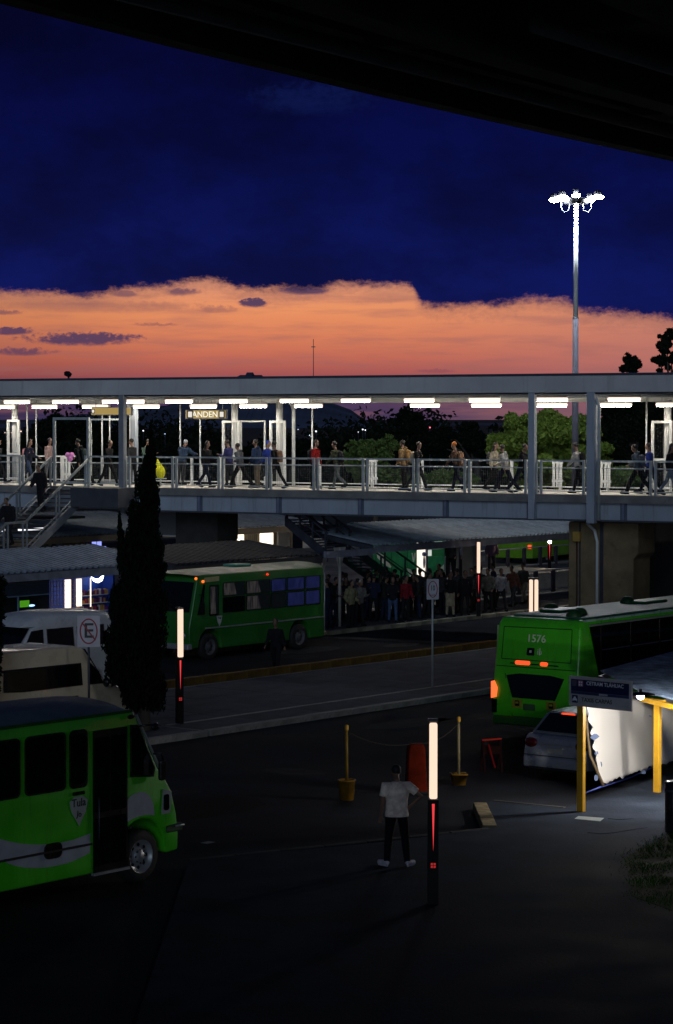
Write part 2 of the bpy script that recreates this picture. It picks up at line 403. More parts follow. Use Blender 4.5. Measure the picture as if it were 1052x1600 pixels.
kerb_run(G(770, 1251, .15), G(884, 1262, .15), side, mat('kerb_dull', (.13, .13, .125)), w=.14, top=.16)
# patches and a pale repair slab on the sidewalk
pt = MB(); a = G(900, 1277, .15); 
pt.prism([(p.x, p.y) for p in (G(898, 1279, .15), G(938, 1283, .15), G(944, 1278, .15), G(904, 1275, .15))], .1465, .150)
pt.build('repair_patch', mat('pale_patch', (.20, .23, .22), .8), side)
for pts_ in ([(918, 1301), (940, 1303), (962, 1301), (985, 1297), (1012, 1293)], [(950, 1279), (968, 1281), (990, 1279)]):
    cm = MB(); cm.tube([G(x, y, .147) for x, y in pts_], [(.006, .006)] + [(.014, .009)] * (len(pts_) - 2) + [(.004, .004)], 4); cm.build('tar_seam', mat('tar', (.012, .012, .014), .95, spec=.01), side)
# painted marks on the near road
mk = MB()
for (x, y) in ((325, 1317),):
    p = toL(G(x, y)); 
    q = [L(p[0] + i, p[1] + j, .0085) for i, j in ((-.12, -.09), (.12, -.09), (.12, .09), (-.12, .09))]; mk.add(q, [(0, 1, 2, 3)])
tag(mk.build('road_marking', mat('white_road_paint', (.25, .25, .25), .7)), kind='structure')

rnd = random.Random(31); rdo = [o for o in bpy.data.objects if o.name == 'road'][0]
for k_ in range(26):
    a_, c_ = rnd.uniform(30, 62), rnd.choice([rnd.uniform(31.5, 40), rnd.uniform(49.2, 55.5)])
    if c_ > 45: a_ += 8
    w_, h_ = rnd.uniform(.5, 2.2), rnd.uniform(.4, 1.3); n_ = 9
    q = [L(a_ + w_ * math.cos(6.283 * i / n_) * rnd.uniform(.7, 1.1), c_ + h_ * math.sin(6.283 * i / n_) * rnd.uniform(.7, 1.1), .0065) for i in range(n_)]
    b_ = MB(); b_.add(q, [tuple(range(n_))]); b_.build('asphalt_patch', mat('asphalt_patch_%d' % (k_ % 3), [(.045, .046, .05), (.012, .012, .014), (.034, .034, .038)][k_ % 3], .9, spec=.04, vary=.4, nscale=3), rdo, clean=False)
# grass bank at the near right corner
gp = [G(975, 1340, .16), G(1005, 1322, .16), G(1060, 1299, .16), Vector((14, 44, .16)), Vector((14, 30, .16)), Vector((9, 30, .16)), G(990, 1400, .16)]
gb = MB(); gb.prism([(p.x, p.y) for p in gp], .10, .152); tag(gb.build('lawn', mat('soil', (.012, .018, .008), .95, vary=.4, spec=.05)), kind='structure')
def inpoly(x, y, P):
    r = False; j = len(P) - 1
    for i in range(len(P)):
        if (P[i][1] > y) != (P[j][1] > y) and x < (P[j][0] - P[i][0]) * (y - P[i][1]) / (P[j][1] - P[i][1]) + P[i][0]: r = not r
        j = i
    return r
gr = MB(); GP = [(p.x, p.y) for p in gp]; rnd = random.Random(5); k = 0
while k < 24000:
    x = rnd.uniform(4, 9.5); y = rnd.uniform(34, 47.5)
    jx, jy = x + rnd.gauss(0, .12), y + rnd.gauss(0, .12)
    if not inpoly(jx, jy, GP): continue
    dn_ = mnoise.noise(Vector((x * 1.6, y * 1.6, 0))) + .6 * mnoise.noise(Vector((x * 5, y * 5, 3)))
    if dn_ < rnd.uniform(-.8, .0): continue
    k += 1; t = rnd.uniform(0, 6.28); w = .006; h = rnd.uniform(.02, .07) * (1 + dn_); lx, ly = rnd.uniform(-.05, .05), rnd.uniform(-.05, .05)
    gr.add([(x - w * math.cos(t), y - w * math.sin(t), .151), (x + w * math.cos(t), y + w * math.sin(t), .151), (x + lx, y + ly, .151 + h)], [(0, 1, 2)])
tag(gr.build('grass', mat('grass_blades', (.025, .085, .008), .8, vary=.5, nscale=1.5, spec=.05), clean=False), kind='stuff')

# ------------------------------------------------------------------ overhead viaduct at the top right
va = R(90 - 31)
vd = Vector((math.cos(va), math.sin(va), 0)); vn = Vector((vd.y, -vd.x, 0))        # along, and to the right
v0 = Vector((.74, 38.0, 0))
vr = thing('metro_viaduct', 'dark concrete viaduct deck passing overhead across the top right corner', 'viaduct', v0 - vd * 0, va)
# local x along, local y to the left; deck occupies negative y. edge curves gently in plan
def vedge(s): return -.0 - .0030 * (s * s) * (1 if s < 0 else .35)
S = [-60 + 6 * i for i in range(31)]
def vstrip(y0, y1, z0, z1):
    m = MB()
    n = len(S); vs = []
    for s_ in S:
        e = vedge(s_); vs += [(s_, e + y0, z0), (s_, e + y1, z0), (s_, e + y1, z1), (s_, e + y0, z1)]
    fs = []
    for i in range(n - 1):
        for k in range(4): fs.append((i * 4 + k, i * 4 + (k + 1) % 4, i * 4 + 4 + (k + 1) % 4, i * 4 + 4 + k))
    fs += [(0, 1, 2, 3), tuple((n - 1) * 4 + k for k in (3, 2, 1, 0))]
    m.add(vs, fs); return m
vconc = mat('viaduct_concrete', (.17, .165, .15), .85, vary=.3, nscale=.6, bump=.5, bscale=8, dirt=(.08, .08, .075))
vstrip(-.35, 0, 12.98, 14.6).build('edge_beam', vconc, vr)
vstrip(-30, -.36, 13.75, 14.4).build('deck_slab', vconc, vr)
vstrip(-1.5, -.36, 13.35, 13.74).build('ledge', vconc, vr)
for y in (-3.2, -6.6, -10.5, -15): vstrip(y - .5, y, 12.9, 13.74).build('girder', vconc, vr)
cb = MB(); cb.box(-.25, .25, -29, -1.52, 13.2, 13.74); cbm = cb.mesh('cross_beam', vconc, .02)
for s_ in range(-30, 100, 9): link('cross_beam', cbm, vr, (s_, vedge(s_), 0))
cp = MB(); cp.tube([(0, 0, 0), (0, 0, .3)], .1, 8)
for k_, (s_, y_, z_) in enumerate(((-5, -2.0, 13.0), (9, -2.1, 13.0))):
    m_ = MB(); m_.tube([(-14, 0, 0), (26, 0, 0)], .12, 10); link('drain_pipe', m_.mesh('drain_pipe', concrete), vr, (s_, y_ - k_ * 3, z_))

# ------------------------------------------------------------------ footbridge
br = thing('footbridge', 'long lit pedestrian footbridge with grey steel girder and flat roof', 'footbridge', BO, BR)
U0, U1, W = -26.0, 22.0, 5.0
FL = 5.30
mt = MB(); mt.box(U0, U1, -.1, W + .1, FL - .28, FL - .004); mt.build('deck_slab', mat('deck_edge_concrete', (.20, .195, .19), .8, vary=.25, nscale=1.3, dirt=(.15, .15, .16)), br)
mt = MB(); mt.box(U0, U1, .02, W - .02, FL - .003, FL + .012); mt.build('walkway_floor', mat('walkway_floor', (.68, .64, .57), .5, vary=.2, nscale=1.5, dirt=(.5, .47, .42)), br)
for v in (.12, W - .12):
    g = MB(); g.box(U0, U1, v - .008, v + .008, 4.42, FL - .28); g.build('girder_web', paintgrey, br)
    g = MB(); g.box(U0, U1, v - .16, v + .16, 4.36, 4.42); g.build('bottom_flange', mat('dark_flange', (.06, .065, .08), .6), br)  # flange darker than the girder web
st = MB(); st.box(-.05, .05, -.085, -.013, 4.42, FL - .29); stm = st.mesh('web_stiffener', mat('stiffener_paint', (.16, .19, .27), .5))
dk_ = MB(); dk_.box(-.13, .13, -.012, -.001, 4.42, FL - .29); dkm = dk_.mesh('splice_plate', mat('splice_plate', (.10, .12, .17), .5))
for x in (312, 436, 564, 697, 829, 975, 190, 60):
    u = bu(x, .1); link('web_stiffener', stm, br, (u, .11, 0)); link('splice_plate', dkm, br, (u, .11, 0))
xb = MB(); xb.box(-.08, .08, .3, W - .3, 4.55, FL - .29); xbm = xb.mesh('cross_beam', darksteel)
for i in range(24): link('cross_beam', xbm, br, (U0 + 1 + i * 2, 0, 0))
# roof
for v, n_ in ((0, 'front_fascia'), (W - .12, 'rear_fascia')):
    fz = 8.93 if v == 0 else 8.62
    f_ = MB(); f_.box(U0, U1, v - .30 if v == 0 else v, v - .20 if v == 0 else v + .12, fz, 9.52 if v == 0 else 9.45)
    f_.build(n_, mat('fascia_grey', (.52, .52, .53), .6, vary=.08, nscale=.7, dirt=(.36, .36, .35), streak=True) if v == 0 else whitesteel, br)
f_ = MB(); f_.box(U0, U1, -.36, W + .3, 9.53, 9.60); f_.build('roof', mat('roof_cap', (.05, .055, .09), .6), br)
f_ = MB(); f_.box(U0, U1, -.19, W - .14, 9.0, 9.05); f_.build('ceiling', mat('ceiling_sheet', (.55, .55, .50), .6, vary=.1, nscale=.8), br)
f_ = MB(); f_.box(U0, U1, -.2, -.06, 8.86, 8.925); f_.build('eaves_channel', darksteel, br)
pj = MB(); pj.box(-.04, .04, -.18, W - .2, 8.86, 8.998); pjm = pj.mesh('roof_purlin', paintgrey)
for i in range(32): link('roof_purlin', pjm, br, (U0 + .8 + i * 1.5, 0, 0))
pp = MB(); pp.tube([(U0, 2.2, 8.80), (U1, 2.2, 8.80)], .035, 8); pp.build('conduit', paintgrey, br)
pp = MB(); pp.tube([(U0, .9, 8.83), (U1, .9, 8.83)], .025, 6); pp.build('conduit', paintgrey, br)
# near-side columns (square) and far-side columns (round, white)
sq = MB(); sq.box(-.12, .12, -.12, .12, FL - .9, 8.93); sqm = sq.mesh('column', paintgrey, .01)
big = MB(); big.box(-.15, .15, -.15, .15, 4.3, 8.93); bigm = big.mesh('column', paintgrey, .012)
slim = MB(); slim.box(-.12, .12, -.12, .12, 4.3, 8.93); slimm = slim.mesh('column', mat('shaded_column', (.20, .22, .25), .5, vary=.1), .012)  # column paint darkened so this column reads as unlit
for x, me in ((832, sqm), (925, bigm), (192, slimm), (121, sqm)):
    link('column', me, br, (bu(x, -.14), -.14 if x != 121 else 3.9, 0))
rd = MB(); rd.tube([(0, 0, FL), (0, 0, 8.7)], .135, 16); rdm = rd.mesh('round_column', whitesteel)
for x in (24, 367, 437, 1043): link('round_column', rdm, br, (bu(x, W - .35), W - .35, 0))
th = MB(); th.tube([(0, 0, FL), (0, 0, 8.9)], .035, 8); thm = th.mesh('thin_post', whitesteel)
for x in (43, 160, 172, 212, 282, 313, 488, 57, 1010): link('thin_post', thm, br, (bu(x, W - .2), W - .2, 0))
dp = MB(); dp.tube([(-.25, 0, 8.7), (-.1, 0, 8.6), (0, 0, 8.35), (0, 0, FL)], .07, 10); dpm = dp.mesh('drain_pipe', whitesteel)
for x in (459, 205): link('drain_pipe', dpm, br, (bu(x, W - .1), W - .1, 0))
dpn = MB(); dpn.tube([(-.3, 0, 8.8), (-.08, 0, 8.65), (0, 0, 8.4), (0, 0, 4.4)], .06, 10); link('drain_pipe', dpn.mesh('drain_pipe', railm), br, (bu(936, -.1), -.1, 0))
# railings: near side and far side bays, each bay one frame with its posts
def rail_bay(u0, u1, v, m, twin=True, top=6.50):
    h = MB()
    h.bar((u0, v, top), (u1, v, top), .05, .06); h.bar((u0, v, top - .26), (u1, v, top - .26), .03, .035)
    h.bar((u0, v, FL + .12), (u1, v, FL + .12), .03, .04)
    h.build('railing_frame', m, br)
    mesh_ = MB()
    n = int((u1 - u0) / .085)
    for i in range(1, n): u = u0 + (u1 - u0) * i / n; mesh_.bar((u, v, FL + .13), (u, v, top - .28), .004, .004)
    for z in [FL + .25 + .09 * k for k in range(8)]: mesh_.bar((u0, v, z), (u1, v, z), .003, .003)
    o = mesh_.build('mesh_infill', mat('mesh_wire', (.06, .07, .08), .5), br, clean=False); o['kind'] = 'stuff'
posts_x = [-60, 34, 137, 200, 273, 345, 420, 494, 571, 650, 730, 822, 842, 916, 935, 1021, 1110]
pm = MB(); pm.box(-.045, .045, -.045, .045, FL - .27, 6.53); pmm = pm.mesh('railing_post', railm, .006)
for i, x in enumerate(posts_x):
    u = bu(x, -.04)
    for d in ((-.09, .09) if x not in (822, 935) else (0,)): link('railing_post', pmm, br, (u + d, -.04, 0))
    if i + 1 < len(posts_x) and not (x in (34,)):
        u2 = bu(posts_x[i + 1], -.04)
        if u2 - u > .6: rail_bay(u + .13, u2 - .13, -.04, railm)
prev = None
fpx = [-60, 30, 97, 160, 232, 300, 345, 445, 500, 582, 660, 735, 800, 876, 950, 1010, 1090]
fpm = MB(); fpm.box(-.05, .05, -.05, .05, FL, 6.42); fpmm = fpm.mesh('railing_post', whitesteel, .006)
for i, x in enumerate(fpx):
    u = bu(x, W - .12)
    link('railing_post', fpmm, br, (u, W - .12, 0))
    if i + 1 < len(fpx): rail_bay(u + .05, bu(fpx[i + 1], W - .12) - .05, W - .12, whitesteel, top=6.40)
fg = MB()
for k in range(3): fg.box(-.18 + .15 * k, -.09 + .15 * k, -.02, .02, FL + .12, 6.40)
fg.box(-.20, .24, -.022, .022, 6.30, 6.40); fg.box(-.20, .24, -.022, .022, FL + .3, FL + .4)
fgm = fg.mesh('short_gate', whitesteel)
for x in (104, 582, 871, 946, 320): link('short_gate', fgm, br, (bu(x, W - .2), W - .22, 0))
# tall gate frames
def gate(x0, x1, v, ztop, m, mid=True, t=.09):
    u0, u1 = bu(x0, v), bu(x1, v); g = MB()
    g.box(u0, u0 + t, v - t / 2, v + t / 2, FL + .02, ztop); g.box(u1 - t, u1, v - t / 2, v + t / 2, FL + .02, ztop)
    g.box(u0 + t, u1 - t, v - t / 2, v + t / 2, ztop - t, ztop)
    g.box(u0 + t, u1 - t, v - t / 2, v + t / 2, FL + .1, FL + .19)
    if mid: g.box(u0 + t, u1 - t, v - t / 2, v + t / 2, 6.45, 6.53)
    g.build('gate_frame', m, br)
    if mid:
        w_ = MB(); n = max(3, int((u1 - u0) / .07))
        for i in range(1, n): u = u0 + (u1 - u0) * i / n; w_.bar((u, v, FL + .2), (u, v, ztop - t), .006, .006)
        o = w_.build('wire_infill', mat('mesh_wire', (.06, .07, .08)), br, clean=False); o['kind'] = 'stuff'
gate(12, 31, W - .6, 7.95, whitesteel); gate(348, 374, W - .9, 7.92, whitesteel); gate(422, 446, W - .9, 7.92, whitesteel)
gate(376, 415, W - .25, 7.92, whitesteel, False, .06); gate(1018, 1050, W - .6, 7.92, whitesteel)
gate(84, 140, -.06, 8.05, railm, False, .1); gate(141, 190, 1.2, 8.0, railm, False, .07)
# floor joints: bright metal thresholds
# signs hanging under the roof
signw = glassy('sign_panel_glass', (.5, .38, .12), 0, .4)
def hang_sign(x0, x1, y0, y1, v, label, txt):
    u0, u1 = bu(x0, v), bu(x1, v); c = (u0 + u1) / 2; w = (u1 - u0)
    p0 = B(c, v); s = F / p0.y; z1 = CH + (654 - y0) / s; z0 = CH + (654 - y1) / s
    t = thing('hanging_sign', label, 'sign', B(c, v), BR, 'signs hanging under the footbridge roof')
    b = MB(); b.box(-w / 2, w / 2, -.06, .06, z0, z1); b.build('sign_box', darksteel, t)
    f = MB(); f.box(-w / 2 + .03, w / 2 - .03, -.068, -.0601, z0 + .03, z1 - .03)
    f.build('sign_face', emit('lit_sign_face', (.60, .42, .14), .62), t)
    for sx in (-w / 2 + .2, w / 2 - .2):
        h = MB(); h.tube([(sx, 0, z1), (sx, 0, 9.0)], .015, 6); h.build('hanger', railm, t)
    zc = (z0 + z1) / 2; hh = (z1 - z0) * .5
    def icon(cx, k):
        a_ = MB(); a_.side(rrect(cx - hh * k, cx + hh * k, zc - hh * k * 1.1, zc + hh * k * 1.1, .03), -.074, -.069); a_.build('icon_border', mat('sign_black', (.02, .02, .02), .4), t)
        a_ = MB(); a_.side(rrect(cx - hh * k * .62, cx + hh * k * .62, zc - hh * k * .72, zc + hh * k * .72, .02), -.078, -.0745); a_.build('icon', emit('lit_icon', (.9, .85, .75), .9), t)
    if txt:
        icon(-w / 2 + .24, .8); icon(w / 2 - .2, .75)
        lettering(txt, (z1 - z0) * .86, emit('lit_letters', (1, .93, .75), 1.0), t, (-.02, -.069, zc - .01), (PI / 2, 0, 0), sx=1.06)
    else:
        icon(-w / 2 + .12, .5)
    return t
hang_sign(291, 355, 640, 655, 2.0, 'yellow lit sign reading ANDEN hanging under the footbridge roof', 'ANDEN')
hang_sign(144, 207, 636, 649, 1.6, 'blank yellow lit sign hanging beside the square column left of the cypress', '')
# tube lamps
tube_e = emit('cool_tube_light', (1.0, .80, .66), 1.42)
lamp_rows = [(0.9, 8.70, [(27, 'n'), (103, 'n'), (181, ''), (205, ''), (280, 'w'), (365, ''), (460, ''), (556, ''), (655, ''), (757, ''), (862, ''), (975, '')]),
             (3.6, 8.52, [(4, ''), (70, ''), (149, ''), (229, ''), (318, 'w'), (396, ''), (482, ''), (575, 'o'), (664, ''), (760, ''), (862, ''), (962, ''), (1050, '')])]
lb = MB(); lb.box(-.62, .62, -.09, .09, .055, .12); lbm = lb.mesh('lamp_housing', whitesteel, .008)
ld = MB(); ld.side(rrect(-.61, .61, -.072, .054, .06), -.085, .085); ldm = ld.mesh('diffuser', tube_e)
le = MB(); le.box(-.57, .57, -.075, .075, -.083, -.076); lem = le.mesh('lens', emit('tube_lens_light', (1.0, .90, .76), 62.0))
lh = MB(); lh.tube([(0, 0, .12), (0, 0, .34)], .012, 5); lhm = lh.mesh('hanger', railm)
ordn = ['first', 'second', 'third', 'fourth', 'fifth', 'sixth', 'seventh', 'eighth', 'ninth', 'tenth', 'eleventh', 'twelfth', 'thirteenth', 'fourteenth', 'fifteenth', 'sixteenth']
for ri, (v, z, xs) in enumerate(lamp_rows):
    for i, (x, k) in enumerate(xs):
        if k == 'o': continue
        t = thing('ceiling_lamp', '%s tube lamp from the left in the %s row under the footbridge roof' % (ordn[i], ('near, upper', 'far, lower')[ri]), 'lamp', B(bu(x, v), v, z), BR, 'tube lamps under the footbridge roof')
        link('lamp_housing', lbm, t); link('diffuser', ldm, t); link('lens', lem, t); link('hanger', lhm, t, (-.4, 0, 0)); link('hanger', lhm, t, (.4, 0, 0))
# conduits and things on the roof
t = thing('roof_floodlight', 'small dark floodlight silhouette standing on the footbridge roof at left', 'floodlight', B(bu(108, 1), 1, 9.60), BR)
m_ = MB(); m_.box(-.03, .03, -.03, .03, 0, .12); m_.build('bracket', blacks, t)
m_ = MB(); m_.side([(-.14, .14), (.02, .08), (.10, .2), (-.05, .32), (-.15, .27)], -.12, .12); m_.build('lamp_head', blacks, t, .01)

# piers
pierm = mat('pier_concrete', (.23, .165, .085), .85, vary=.25, nscale=1.2, bump=.5, bscale=10, dirt=(.13, .09, .045))
darkpier = mat('shaded_pier', (.035, .034, .033), .9, vary=.3)  # pier concrete darkened, the shade under the bridge is in its colour
def pier(x0, x1, v, label, extras=True):
    u0, u1 = bu(x0, v), bu(x1, v); w = u1 - u0
    t = thing('bridge_pier', label, 'pier', B((u0 + u1) / 2, v), BR, 'concrete piers under the footbridge')
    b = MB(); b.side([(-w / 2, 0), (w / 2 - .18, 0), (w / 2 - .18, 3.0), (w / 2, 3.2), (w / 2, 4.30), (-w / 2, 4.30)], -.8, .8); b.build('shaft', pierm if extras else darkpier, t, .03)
    if extras:
        b = MB(); b.box(-w / 2 + .42, -w / 2 + .48, -.815, -.801, 0, 4.28); b.build('joint_groove', darksteel, t)
        b = MB(); b.tube([(-w / 2 + .35, -.85, 0), (-w / 2 + .35, -.85, 3.6)], .03, 8); b.build('conduit', mat('rusty_conduit', (.06, .025, .02), .6), t)
        b = MB(); b.box(-w / 2 + .23, -w / 2 + .5, -.97, -.805, 3.6, 3.95); b.build('junction_box', mat('yellow_box', (.45, .28, .06), .5), t, .01)
        b = MB(); b.tube([(-w / 2 + .75, -.88, 4.25), (-w / 2 + 1.05, -.88, 4.0), (-w / 2 + 1.15, -.88, 3.6), (-w / 2 + 1.15, -.88, 0)], .055, 10); b.build('downpipe', whitesteel, t)
        b = MB(); b.box(-w / 2 + 1.22, -w / 2 + 1.36, -.81, -.801, 0, 4.28); b.build('recess', darksteel, t)
    return t
pier(903, 1011, 1.6, 'brown concrete pier with a pale downpipe and yellow box under the footbridge')
pier(291, 356, 2.6, 'concrete pier painted dark for shade under the footbridge beside the grey framed panel', False)
t = thing('framed_panel', 'grey mesh panel with a pale chamfered frame under the footbridge beside the cypress', 'panel', B(bu(270, 4), 4), BR)
u0, u1 = bu(250, 4) - bu(270, 4), bu(291, 4) - bu(270, 4)
b = MB(); b.side([(u0 - .6, 3.2), (u1, 3.2), (u1, 4.35), (u1 - .3, 4.75), (u0 - .6, 4.75)], 0, .05); b.build('sheet', mat('panel_sheet', (.20, .21, .22), .7, vary=.15, nscale=30), t)
b = MB(); b.bar((u1, -.03, 3.2), (u1, -.03, 4.35), .05, .06); b.bar((u1, -.03, 4.35), (u1 - .3, -.03, 4.75), .05, .06); b.bar((u1, -.03, 3.2), (u0 - .6, -.03, 3.2), .05, .06); b.build('frame', whitesteel, t)
t = thing('dark_wall', 'unlit dark wall standing right of the brown bridge pier', 'wall', B(bu(1010, 6), 6), BR)
b = MB(); b.box(0, 8, 0, .3, 0, 4.9); b.build('wall_face', mat('dark_render', (.02, .02, .022), .9), t)

stair_rail = mat('stair_rail', (.20, .23, .25), .45, metal=.2, vary=.1, nscale=4)
# staircase off the near side, coming towards the viewer
us = bu(141, 0); sw = 1.9
t = thing('staircase', 'steel staircase with grey railings coming down from the footbridge at left', 'staircase', B(us, 0), BR)
slope = .56; run1 = 4.3; z_l = FL - slope * run1
for uu in (0, -sw):
    s_ = MB(); zs = lambda d: FL - slope * d
    s_.side([(0, FL - .05), (0, FL - .38), (-.01, FL - .38)], uu - .03, uu + .03)
    m2 = MB()
    vs = []
    for d, zt in ((0, 0.02), (run1, 0.02)):
        for o_ in (-.035, .035): vs += [(uu + o_, -d, zs(d) + .02), (uu + o_, -d, zs(d) - .36)]
    m2.add(vs, [(0, 1, 3, 2), (4, 6, 7, 5), (0, 2, 6, 4), (1, 5, 7, 3), (0, 4, 5, 1), (2, 3, 7, 6)])
    vs = []
    for d in (run1 + 1.2, run1 + 4.4):
        zz = z_l - slope * (d - run1 - 1.2)
        for o_ in (-.035, .035): vs += [(uu + o_, -d, zz + .02), (uu + o_, -d, zz - .36)]
    m2.add(vs, [(0, 1, 3, 2), (4, 6, 7, 5), (0, 2, 6, 4), (1, 5, 7, 3), (0, 4, 5, 1), (2, 3, 7, 6)])
    m2.box(uu - .035, uu + .035, -run1 - 1.2, -run1, z_l - .34, z_l + .02)
    m2.build('stringer', mat('stringer_paint', (.17, .19, .22), .5, vary=.15), t)
    r_ = MB()
    def rail(h, w, hh):
        r_.bar((uu, 0, FL + h), (uu, -run1, z_l + h), w, hh); r_.bar((uu, -run1, z_l + h), (uu, -run1 - 1.2, z_l + h), w, hh)
        r_.bar((uu, -run1 - 1.2, z_l + h), (uu, -run1 - 4.4, z_l + h - slope * 3.2), w, hh)
    rail(1.15, .06, .09); rail(.18, .04, .05)
    r_.build('handrail', stair_rail, t)
    for d in (.05, 2.1, 2.3, run1 - .1, run1 + .15, run1 + 1.1, run1 + 1.35, run1 + 3.6):
        zz = zs(d) if d < run1 else (z_l if d <= run1 + 1.2 else z_l - slope * (d - run1 - 1.2))
        q = MB(); q.box(uu - .03, uu + .03, -d - .03, -d + .03, zz - .1, zz + 1.13); q.build('railing_post', stair_rail, t)
tr = MB(); tr.box(-sw + .04, -.04, -.15, .15, -.04, 0); trm = tr.mesh('tread', mat('tread_plate', (.045, .047, .052), .7))
for k in range(15):
    d = .15 + k * run1 / 15; link('tread', trm, t, (0, -d, FL - slope * d - .04))
for k in range(11):
    d = run1 + 1.35 + k * .29; link('tread', trm, t, (0, -d, z_l - slope * (d - run1 - 1.2)))
q = MB(); q.box(-sw + .04, -.04, -run1 - 1.2, -run1, z_l - .06, z_l); q.build('landing', mat('tread_plate', (.12, .12, .13)), t)
q = MB(); q.box(.04, 2.3, -1.4, -.12, FL - .75, FL - .01); q.build('landing_girder', mat('shaded_girder', (.05, .055, .07), .6), t)

# ------------------------------------------------------------------ corrugated canopies
def corr_sheet(width, depth, z0, z1, pitch=.30, hgt=.07):
    m = MB(); n = int(round(width / pitch)); prof = []
    for i in range(n):
        x = i * width / n; p = width / n
        prof += [(x, 0), (x + p * .3, 0), (x + p * .42, hgt), (x + p * .66, hgt), (x + p * .78, 0)]
    prof.append((width, 0))
    vs = [(x, 0, z0 + h) for x, h in prof] + [(x, depth, z1 + h) for x, h in prof]
    k = len(prof); m.add(vs, [(i, i + 1, k + i + 1, k + i) for i in range(k - 1)]); return m
def canopy(label, a0, a1, c0_, c1_, z0, z1, sheet=1.1, post_a=(), fascia=True, rs=None, group='corrugated platform canopies', fm=None, ph=None, skirt=.28):
    t = thing('canopy', label, 'canopy', L(a0, c0_), LR, group)
    n = int(round((a1 - a0) / sheet)); w = (a1 - a0) / n
    me = corr_sheet(w - .006, c1_ - c0_, z0, z1).mesh('roof_sheet', rs or roofsheet)
    rnd = random.Random(int(a0 * 10))
    for i in range(n):
        o = link('roof_sheet', me, t, (i * w, 0, rnd.uniform(-.012, .012))); o.rotation_euler = (rnd.uniform(-.003, .003), 0, 0)
    if fascia:
        f = MB(); f.box(0, a1 - a0, .05, .13, z0 - skirt, z0 - .02); f.build('fascia_beam', fm or mat('canopy_fascia', (.17, .18, .22), .6, vary=.2), t)
        f = MB(); f.box(0, a1 - a0, c1_ - c0_ - .2, c1_ - c0_ - .1, z1 - .26, z1 - .03); f.build('rear_beam', darksteel, t)
    nb = int((a1 - a0) / 3.5)
    for i in range(nb + 1):
        x = (a1 - a0) * i / nb; q = MB(); q.bar((min(max(x, .06), a1 - a0 - .06), .14, z0 - .12), (min(max(x, .06), a1 - a0 - .06), c1_ - c0_ - .22, z1 - .14), .1, .18); q.build('rafter', darksteel, t)
    for pa, pc in post_a:
        q = MB(); zt = z0 + (z1 - z0) * (pc - c0_) / (c1_ - c0_) - .2
        q.tube([(pa - a0, pc - c0_, 0), (pa - a0, pc - c0_, zt)], .06, 10); q.build('post', mat('pale_post', (.38, .36, .32), .6), t)
        q = MB(); q.side([(pa - a0 - .34, zt), (pa - a0 - .06, zt), (pa - a0 - .06, zt - .75)], pc - c0_ - .03, pc - c0_ + .03)
        q.side([(pa - a0 + .34, zt), (pa - a0 + .06, zt), (pa - a0 + .06, zt - .75)], pc - c0_ - .03, pc - c0_ + .03); q.build('bracket', mat('pale_post', (.38, .36, .32)), t)
    return t
can_a = aL(588, 56.6)
tA = canopy('long corrugated canopy over the waiting crowd, its roof running under the footbridge', can_a, 92, 56.6, 60.6, 3.20, 3.78,
       post_a=[(aL(531, 57.6), 57.6), (aL(716, 59), 59), (aL(960, 59), 59)])
b_ = MB(); b_.box(aL(508, 56.7) - can_a, -.01, .05, .16, 2.86, 3.10); b_.build('front_beam', MATS['canopy_fascia'], tA)
can_m = aL(263, 57.2)
canopy('corrugated canopy over the blue lit shop behind the white van', 46, can_m - .05, 57.4, 60.7, 3.0, 3.50, post_a=[(50, 58.4)])
canopy('corrugated canopy, bridge shade in its black colour, just behind the parked green microbus', can_m, aL(506, 56.9), 56.9, 60.6, 2.95, 3.35, rs=mat('sooty_roof_sheet', (.022, .023, .027), .6), post_a=[(aL(504, 57.3) - .1, 57.3)], fm=mat('sooty', (.03, .03, .035), .7))  # sheet and fascia colours darkened to hold the footbridge's shade
canopy('warm lit corrugated canopy between the staircase and the cypress', 66.5, 80, 71.5, 78.5, 3.15, 3.75, post_a=[(70.6, 72.6)], fm=mat('brown_fascia', (.20, .15, .10), .7))
canopy('short corrugated canopy over the bright white stall left of the crowd', 79.3, 86, 70.2, 76.5, 3.2, 3.8, fm=mat('brown_fascia', (.20, .15, .10)))
# ------------------------------------------------------------------ stall and shop interiors
def slab_box(name, m, parent, x0, x1, y0, y1, z0, z1, bevel=0): b = MB(); b.box(x0, x1, y0, y1, z0, z1); return b.build(name, m, parent, bevel)
# blue shop
a0 = aL(78, 59.4); a1 = aL(176, 59.4)
t = thing('shop_kiosk', 'blue lit shop with shelves of small goods behind the white van', 'shop', L(a0, 59.4), LR)
w = a1 - a0
blue = mat('blue_shop_wall', (.02, .07, .42), .6)
slab_box('back_wall', blue, t, 0, w, .5, .6, 0, 2.66); slab_box('roof', darksteel, t, 0, w, -.05, .6, 2.67, 2.75)
slab_box('side_wall', blue, t, w + .01, w + .1, 0, .6, 0, 2.66); slab_box('counter', blue, t, w * .34, w, 0, .15, 0, 1.0)
g = MB()
for i in range(9): g.bar((.02 + i * .14, 0, 1.0), (.02 + i * .14, 0, 2.5), .018, .018)
for i in range(10): g.bar((0, .0, 1.05 + i * .155), (1.17, 0, 1.05 + i * .155), .018, .018)
g.build('grille', mat('pale_grille', (.5, .38, .30), .6), t)
def lx(x): return aL(x, 59.4) - a0
slab_box('light_panel', emit('panel_light_pink', (1, .80, .70), 1.5), t, lx(101), lx(109), -.04, .02, .6, 2.5)
slab_box('light_panel', emit('panel_light_pink', (1, .80, .70), 1.5), t, lx(119), lx(126), -.04, .02, 1.55, 2.5)
slab_box('lit_pillar', mat('blue_pillar', (.06, .08, .45), .5), t, lx(110), lx(118), .03, .10, .6, 2.5)
